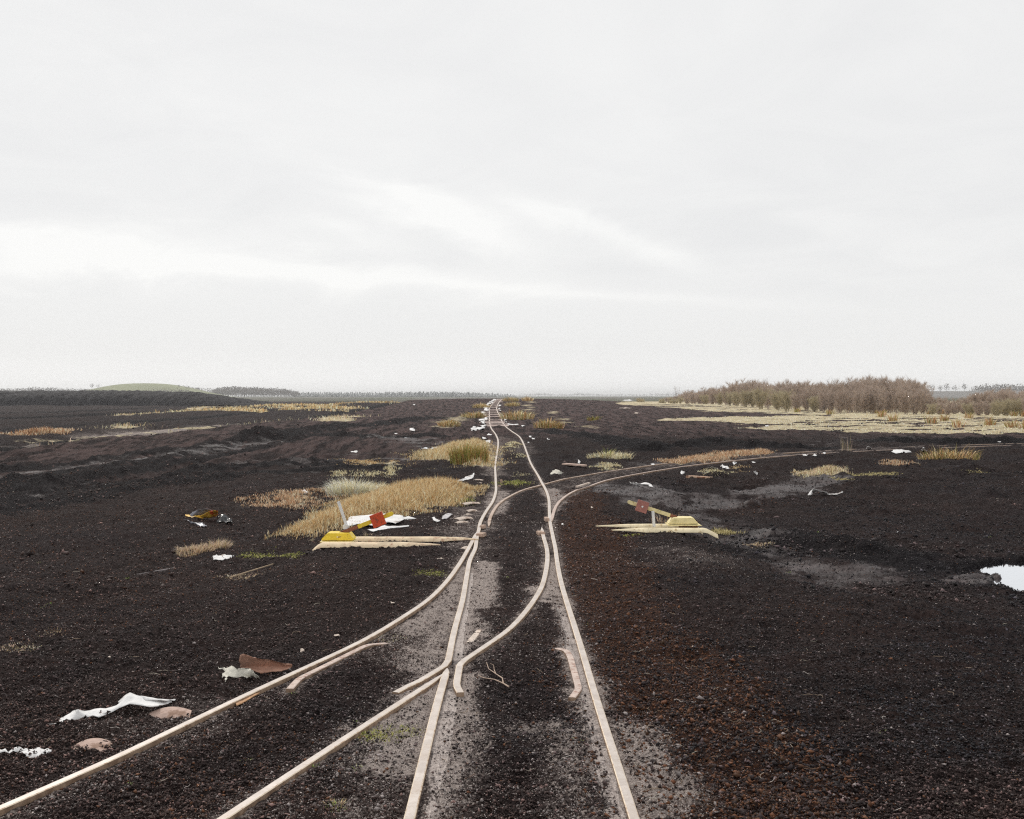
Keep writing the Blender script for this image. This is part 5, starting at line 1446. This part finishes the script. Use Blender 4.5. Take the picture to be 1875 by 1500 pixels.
# tufts dotting the sedge
for i in range(34):
    y = 1 / random.uniform(1 / 170, 1 / 58); x = random.uniform(25, 48) * (.8 + y / 300)
    px = CX + x / y * FPX
    if px > 1930 or px < 1180: continue
    c_ = Vector((x, y, G(x, y)))
    n = 60; a = RNG.uniform(0, 6.28, n); r_ = .35 * RNG.random(n)
    V, F, C = blades(c_.x + np.cos(a) * r_, c_.y + np.sin(a) * r_, np.full(n, c_.z), RNG.uniform(.3, .75, n), np.full(n, .05), PAL['rush'] + PAL['russet'], .6, .4, a)
    me = mesh_np('rush_tuft', V - np.array(c_), F, C)
    tag(link('rush_tuft', me, m_grass, loc=c_), 'small dark rush tuft dotted on the pale sedge flat', 'rush tuft', 'rush tufts on the sedge flat')

# ------------------------------------------------------------------ peat stockpile and hill
def heap():
    x0, x1, y0, y1 = -175, -55, 252, 276
    nx, ny = 420, 60
    gx, gy = np.meshgrid(np.linspace(x0, x1, nx), np.linspace(y0, y1, ny))
    x, y = gx.ravel(), gy.ravel()
    prof = np.interp(x, [-175, -130, -118, -95, -75, -68, -62, -56], [3.05, 3.0, 3.05, 3.2, 2.8, 1.7, .9, 0]) + .5
    yc = 262 + 1.5 * vnoise(x, x * 0, 25, 91)
    q = np.abs(y - yc) / 9.5
    z = prof * np.clip(1 - q ** 3.2, 0, 1)
    z += (.12 * vnoise(x, y, 3.0, 92) + .15 * vnoise(x, y, 1.1, 93) + .17 * vnoise(x, y, .5, 94)) * np.clip(z, 0, 1)
    z += -.55
    i = np.arange(ny - 1)[:, None] * nx + np.arange(nx - 1)[None]
    F = np.stack([i, i + 1, i + nx + 1, i + nx], -1).reshape(-1, 4)
    o = link('peat_heap', mesh_np('peat_heap', np.stack([x, y, z], -1), F, smooth=True), simple('stacked_peat', (.020, .018, .020), .9, .4, 1.2, bump=1.0))
    tag(o, 'long dark peat stockpile on the left skyline', 'peat heap', kind='structure')
heap()
def hill():
    nx, ny = 90, 30
    gx, gy = np.meshgrid(np.linspace(-740, -280, nx), np.linspace(1400, 1620, ny))
    x, y = gx.ravel(), gy.ravel()
    r_ = ((x + 506) / 92) ** 2 + ((y - 1510) / 100) ** 2
    z = 22.0 * np.exp(-r_ ** 1.25) - 2.5 + .4 * vnoise(x, y, 40, 95)
    i = np.arange(ny - 1)[:, None] * nx + np.arange(nx - 1)[None]
    F = np.stack([i, i + 1, i + nx + 1, i + nx], -1).reshape(-1, 4)
    tag(link('hill', mesh_np('hill', np.stack([x, y, z], -1), F, smooth=True), simple('hill_pasture', (.20, .215, .10), .9, .12, .02)), kind='structure')
hill()

# ------------------------------------------------------------------ birch scrub
m_bark = attr_mat('birch_bark', .8, .2)
def shrub_variant(seed, tint_sets, Hh=3.6, nst=9, ntw=1500, spread=1.4):
    rr = np.random.default_rng(seed)
    segs_s, segs_t = [], []          # (p0, p1, r0, r1)
    tips = []
    for s in range(nst):
        a = rr.uniform(0, 2 * np.pi); l = rr.uniform(.75, 1.0) * Hh
        p = np.array([math.cos(a) * .12, math.sin(a) * .12, -.05])
        d_ = np.array([math.cos(a) * rr.uniform(.05, .32) * spread / 1.4, math.sin(a) * rr.uniform(.05, .32) * spread / 1.4, 1.0])
        d_ /= np.linalg.norm(d_)
        n = 7
        for k in range(n):
            q = p + d_ * l / n
            r0 = .035 * (1 - k / n) + .007; r1 = .035 * (1 - (k + 1) / n) + .007
            segs_s.append((p, q, r0, r1))
            if k >= 1:
                for _ in range(3): tips.append((p + (q - p) * rr.random(), d_, k / n))
            p = q
            d_ = d_ + rr.normal(0, .09, 3) + np.array([0, 0, .03]); d_ /= np.linalg.norm(d_)
    brs = []
    for p, dd, k in tips:
        a = rr.uniform(0, 2 * np.pi)
        o_ = np.array([math.cos(a), math.sin(a), rr.uniform(.5, 1.3)]); o_ /= np.linalg.norm(o_)
        L = rr.uniform(.45, 1.0) * (1.15 - k * .7)
        q = p + o_ * L * .5; e = q + (o_ + np.array([0, 0, .35])) * L * .45
        segs_s.append((p, q, .011, .008)); segs_s.append((q, e, .008, .005))
        brs += [(p, q), (q, e)]
    per = max(1, ntw // len(brs))
    for p, q in brs:
        for _ in range(per):
            s0 = p + (q - p) * rr.random()
            dd = (q - p) / (np.linalg.norm(q - p) + 1e-6) + rr.normal(0, .55, 3) + np.array([0, 0, .35]); dd /= np.linalg.norm(dd)
            L = rr.uniform(.2, .55)
            segs_t.append((s0, s0 + dd * L, rr.uniform(.0045, .008), .0028))
    def build(segs, name, tints):
        A = np.array([s[0] for s in segs]); B = np.array([s[1] for s in segs]); R0 = np.array([s[2] for s in segs]); R1 = np.array([s[3] for s in segs])
        D = B - A; D /= np.linalg.norm(D, axis=1)[:, None] + 1e-9
        ref = np.where(np.abs(D[:, 2:3]) > .9, np.array([[1., 0, 0]]), np.array([[0, 0, 1.]]))
        U = np.cross(D, ref); U /= np.linalg.norm(U, axis=1)[:, None] + 1e-9
        W_ = np.cross(D, U)
        V = []
        for base_, R in ((A, R0), (B, R1)):
            for k in range(3):
                an = 2 * math.pi * k / 3
                V.append(base_ + (U * math.cos(an) + W_ * math.sin(an)) * R[:, None])
        V = np.stack(V, 1)
        F = np.array([(0, 1, 4, 3), (1, 2, 5, 4), (2, 0, 3, 5)])[None] + (np.arange(len(segs)) * 6)[:, None, None]
        t = np.array(tints)[rr.integers(0, len(tints), len(segs))] * rr.uniform(.7, 1.25, len(segs))[:, None]
        return mesh_np(name, V.reshape(-1, 3), F.reshape(-1, 4), np.repeat(t, 6, 0))
    return build(segs_s, 'stems', [tuple(c * 1.0 for c in tint_sets[0])]), build(segs_t, 'twigs', tint_sets[1:])
purple = [(.52, .44, .38), (.50, .40, .33), (.58, .46, .39), (.46, .37, .31), (.64, .53, .44)]
olive = [(.52, .45, .33), (.56, .49, .33), (.62, .55, .38), (.48, .41, .27)]
VAR = []
for s in range(6):
    VAR.append(('purple', shrub_variant(s, purple, Hh=3.4 + .2 * (s % 3), ntw=4600)))
for s in range(3):
    VAR.append(('olive', shrub_variant(20 + s, olive, Hh=2.6, ntw=3200, spread=2.2)))
BARE = shrub_variant(40, [(.36, .31, .28), (.25, .19, .17)], Hh=4.6, nst=4, ntw=420)
for _, (a, b_) in VAR: a.materials.append(m_bark); b_.materials.append(m_bark)
for q in BARE: q.materials.append(m_bark)
def shrub(x, y, sc, kind, rz, label, group, mesh=None, scz=1.0):
    st, tw_ = mesh or random.choice([v_[1] for v_ in VAR if v_[0] == kind])
    r = empty('birch_shrub' if kind != 'bare' else 'birch_sapling', (x, y, float(base(x, y)) - .15), rz)
    r.scale = (sc, sc, sc * scz)
    tag(r, label, 'shrub', group)
    a = link('stems', st, None, r); b_ = link('twigs', tw_, None, r)
    return r
def base_py(px): return np.interp(px, [1180, 1240, 1330, 1500, 1700, 1875, 2000], [734.5, 738, 748, 757, 761, 765, 767])
def top_py(px): return np.interp(px, [1160, 1235, 1260, 1300, 1345, 1380, 1400, 1450, 1500, 1560, 1600, 1680, 1692, 1705, 1760, 1780, 1800, 1840, 1875, 2000], [727, 724, 715, 710, 703, 698, 699, 701, 703, 696, 692, 693, 704, 722, 729, 719, 713, 713, 715, 714])
LBL = {'purple': 'leafless purplish birch shrub within the scrub belt behind the pale sedge', 'olive': 'low olive coloured willow shrub along the front of the scrub belt'}
cnt = 0
for row, (dyf, step) in enumerate(((1.0, 15), (1.10, 15), (1.22, 16), (1.4, 17), (1.6, 19))):
    px = 1215 + row * 5
    while px < 1960:
        bp = float(base_py(px)); tp = float(top_py(px))
        y0 = (CAM_Z - .0) * FPX / (bp - HY)
        y = y0 * dyf * random.uniform(.97, 1.05)
        x = (px - CX) / FPX * y
        hgt = CAM_Z + (HY - tp) * y / FPX - 0.0
        low_gap = 1695 < px < 1765
        if row >= 2 and low_gap and dyf > 1.3:
            px += step; continue
        if row == 0: hh = hgt * random.uniform(.62, .85)
        else: hh = hgt * random.uniform(.82, 1.04)
        hh = max(.8, hh)
        kind = 'olive' if (row == 0 and random.random() < (.75 if 1290 < px < 1500 else .25)) else 'purple'
        sc = hh / (3.6 if kind == 'purple' else 2.8)
        w_need = step * y / FPX
        depth = ('front row', 'second row', 'third row', 'fourth row', 'rearmost row')[row]
        sec = ('low thin end of the scrub by the crest', 'rising end of the scrub belt', 'olive tinged middle of the scrub belt', 'tallest stretch of the scrub belt',
               'low scrub below the gap', 'reddish scrub beyond the gap')[int(np.searchsorted([1300, 1400, 1540, 1690, 1775], px))]
        kn = 'purplish birch shrub ' if kind == 'purple' else 'olive willow shrub '
        r = shrub(x, y, max(.3, min(1.6, sc)), kind, random.uniform(0, 6.28), kn + 'in the ' + depth + ', ' + sec, ('purplish birch shrubs, ' if kind == 'purple' else 'olive willow shrubs, ') + depth + ', ' + sec)
        cnt += 1
        px += step * random.uniform(.8, 1.2) * (1 if px > 1300 else .75)
for px, tp in ((1240, 705), (1262, 712), (1289, 706), (1318, 702), (1527, 690), (1560, 688), (1600, 686), (1654, 685), (1672, 690), (1395, 692)):
    y = CAM_Z * FPX / (float(base_py(px)) - HY) * 1.25
    hh = CAM_Z + (HY - tp) * y / FPX
    shrub((px - CX) / FPX * y, y, hh / 4.6, 'bare', random.uniform(0, 6.28), 'taller bare birch sapling sticking up out of the scrub belt', 'taller birch saplings', BARE)
# low scrub at the far edge of the crest
for i in range(16):
    px = random.uniform(1165, 1265); y = random.uniform(230, 330)
    shrub((px - CX) / FPX * y, y, random.uniform(.35, .75), 'olive', random.uniform(0, 6.28), 'low pale shrub beyond the right crest', 'low shrubs beyond the crest')

# ------------------------------------------------------------------ distant woods and trees
m_leaf = attr_mat('distant_foliage', .9, .1)
def leaf_cloud(kind, n, w, h, rr, tint):
    """clump of small faces filling a crown; kind conifer or broad"""
    u_ = rr.random(n)
    a = rr.uniform(0, 2 * np.pi, n)
    if kind == 'conifer':
        z = u_ * h * .95 + .05 * h; r_ = w / 2 * (1 - u_) ** .8 * rr.random(n) ** .5
    else:
        th = np.arccos(rr.uniform(-1, 1, n)); q = rr.random(n) ** .4
        z = h * .58 + math.cos(0) * np.cos(th) * h * .42 * q; r_ = w / 2 * np.sin(th) * q
        lob = 1 + .3 * np.sin(a * 3 + rr.uniform(0, 6))
        r_ = r_ * lob
    c = np.stack([np.cos(a) * r_, np.sin(a) * r_, z], -1)
    s = rr.uniform(.03, .09, n) * h * (1.0 if kind == 'conifer' else .9)
    e1 = rr.normal(0, 1, (n, 3)); e1 /= np.linalg.norm(e1, axis=1)[:, None]
    e2 = np.cross(e1, rr.normal(0, 1, (n, 3))); e2 /= np.linalg.norm(e2, axis=1)[:, None] + 1e-9
    V = np.stack([c - e1 * s[:, None], c + e2 * s[:, None] * .6, c + e1 * s[:, None], c - e2 * s[:, None] * .6], 1)
    F = np.arange(n * 4).reshape(n, 4)
    t = np.array(tint) * rr.uniform(.6, 1.4, n)[:, None]
    return V.reshape(-1, 3), F, np.repeat(t, 4, 0)
def trunk_np(h, r):
    V = [(math.cos(k * 2.09) * r, math.sin(k * 2.09) * r, -2) for k in range(3)] + [(math.cos(k * 2.09) * r * .4, math.sin(k * 2.09) * r * .4, h) for k in range(3)]
    return np.array(V), np.array([(0, 1, 4, 3), (1, 2, 5, 4), (2, 0, 3, 5)])
def wood(label, items, name='wood'):
    """items: px0, px1, Y, top py list, kind, tint, spacing px"""
    Vs, Fs, Cs = [], [], []
    b0 = 0
    rr = np.random.default_rng(5)
    for px0, px1, Yd, tops, kind, tint, step, n in items:
        for layer in range(3):
            px = px0 + layer * step / 3
            while px < px1:
                y = Yd * (1 + .05 * layer) * rr.uniform(.98, 1.02); x = (px - CX) / FPX * y
                tp = np.interp(px, [t_[0] for t_ in tops], [t_[1] for t_ in tops]) + rr.uniform(-1.2, 2.5) * (1 if kind == 'conifer' else .8)
                h = (HY - tp) * y / FPX + CAM_Z + 1.0
                h = max(2.0, h)
                w = h * (.8 if kind == 'conifer' else 1.1) + 2
                V, F, C = leaf_cloud(kind, n, w, h, rr, tint)
                V = V + np.array([x, y, -1.0]); Vs.append(V); Fs.append(F + b0); Cs.append(C); b0 += len(V)
                V, F = trunk_np(h * .6, h * .015 + .1)
                V = V + np.array([x, y, -1.0]); Vs.append(V); Fs.append(F + b0); Cs.append(np.tile([(.10, .09, .08)], (len(V), 1))); b0 += len(V)
                px += step * rr.uniform(.6, 1.4)
    tag(link(name, mesh_np(name, np.concatenate(Vs), np.concatenate(Fs), np.concatenate(Cs)), m_leaf), label, 'distant wood', kind='stuff')
br_t = (.11, .09, .075); co_t = (.04, .062, .055)
wood('hazy grey line of conifers along the horizon left of the track', [(535, 945, 1900, [(535, 717), (560, 719), (700, 718.5), (790, 717.5), (860, 718.5), (920, 721), (945, 724)], 'conifer', co_t, 3.0, 75)])
wood('hazy bare broadleaf wood on the horizon behind the peat heap', [(395, 545, 1700, [(395, 710), (420, 707), (470, 708.5), (520, 711), (545, 717)], 'broad', br_t, 5, 110), (335, 410, 1750, [(335, 706), (350, 707), (370, 711), (410, 710)], 'broad', br_t, 7, 60),
    (-20, 170, 1900, [(-20, 709), (20, 711), (70, 708), (130, 711), (170, 712)], 'broad', br_t, 6, 70), (150, 345, 1350, [(150, 712), (240, 713.5), (345, 711)], 'broad', br_t, 5, 40)])
wood('faint distant tree line on the horizon right of the track', [(940, 1180, 3400, [(940, 722), (1000, 719.5), (1040, 721), (1062, 718.5), (1090, 721), (1180, 721)], 'broad', br_t, 6, 60), (1180, 1300, 2400, [(1180, 721), (1300, 716)], 'broad', br_t, 9, 50)])
wood('distant wood behind the scrub at the far right', [(1785, 1960, 1800, [(1785, 706), (1810, 702), (1850, 703), (1960, 704)], 'broad', br_t, 9, 80), (1680, 1800, 3200, [(1680, 722), (1800, 720)], 'broad', br_t, 7, 30)])
def lone_tree(px, base_p, top_p, Yd, label, group=None, w=1.0, seed=1):
    rr = np.random.default_rng(seed)
    x = (px - CX) / FPX * Yd
    zb = CAM_Z - (base_p - HY) / FPX * Yd; h = (base_p - top_p) / FPX * Yd
    r = tag(empty('tree', (x, Yd, zb)), label, 'tree', group)
    V, F = trunk_np(h * .75, .25); V[:3, 2] = -.5
    link('trunk', mesh_np('trunk', V, F, np.tile([(.09, .08, .07)], (6, 1))), m_leaf, r)
    V, F, C = leaf_cloud('broad', 130, h * .9 * w, h, rr, br_t)
    link('crown', mesh_np('crown', V, F, C), m_leaf, r)
lone_tree(168, 711, 702, 1440, 'hazy lone tree on the left shoulder of the green hill, left of two', seed=2)
lone_tree(180, 711, 703.5, 1440, 'hazy broad tree on the left shoulder of the green hill, right of two', w=1.5, seed=3)
lone_tree(328, 710, 704, 1440, 'hazy lone tree on the right shoulder of the green hill', w=1.1, seed=4)
lone_tree(342, 713, 706, 1420, 'broad hazy tree below the right shoulder of the green hill', w=1.8, seed=5)
for i, (px, tp, w) in enumerate(((1706, 703, 1.0), (1722, 705, .9), (1733, 702, 1.0), (1749, 705, 1.4), (1766, 702, .8))):
    lone_tree(px, 717, tp, 1700, ('hazy hedgerow tree seen in the gap of the scrub, ' + ['first', 'second', 'third', 'fourth and broadest', 'fifth'][i] + ' from the left'), 'hedgerow trees in the scrub gap', w, 10 + i)
# slope of far fields seen through the gap
def far_field():
    nx, ny = 30, 10
    gx, gy = np.meshgrid(np.linspace(420, 1000, nx), np.linspace(1150, 2000, ny))
    x, y = gx.ravel(), gy.ravel()
    z = -1.0 + 10.0 * sstep(y, 1150, 1650) * sstep(x, 420, 620) * (1 - sstep(x, 880, 1000)) - 1.5 * (1 - sstep(y, 1150, 1190))
    i = np.arange(ny - 1)[:, None] * nx + np.arange(nx - 1)[None]
    F = np.stack([i, i + 1, i + nx + 1, i + nx], -1).reshape(-1, 4)
    tag(link('field', mesh_np('field', np.stack([x, y, z], -1), F, smooth=True), simple('far_stubble', (.15, .14, .13), .9, .1, .02)), kind='structure')
far_field()

# ------------------------------------------------------------------ haze
bm = bmesh.new()
bmesh.ops.create_cube(bm, size=1)
for v_ in bm.verts:
    v_.co = Vector((v_.co.x * 48000, -120 + (v_.co.y + .5) * 6300, -3.6 + (v_.co.z + .5) * 27.6))
me = bpy.data.meshes.new('haze'); bm.to_mesh(me); bm.free()
mh = bpy.data.materials.new('haze'); mh.use_nodes = True
mh.node_tree.nodes.clear()
hb = NB(mh.node_tree)
pv = hb.new('ShaderNodeVolumePrincipled')
pv.inputs['Color'].default_value = (.97, .98, 1.0, 1)
pv.inputs['Density'].default_value = .00022
pv.inputs['Anisotropy'].default_value = .65
ho = hb.new('ShaderNodeOutputMaterial')
mh.node_tree.links.new(pv.outputs[0], ho.inputs['Volume'])
tag(link('haze', me, mh), 'thin pale haze over the bog', 'haze', kind='stuff')
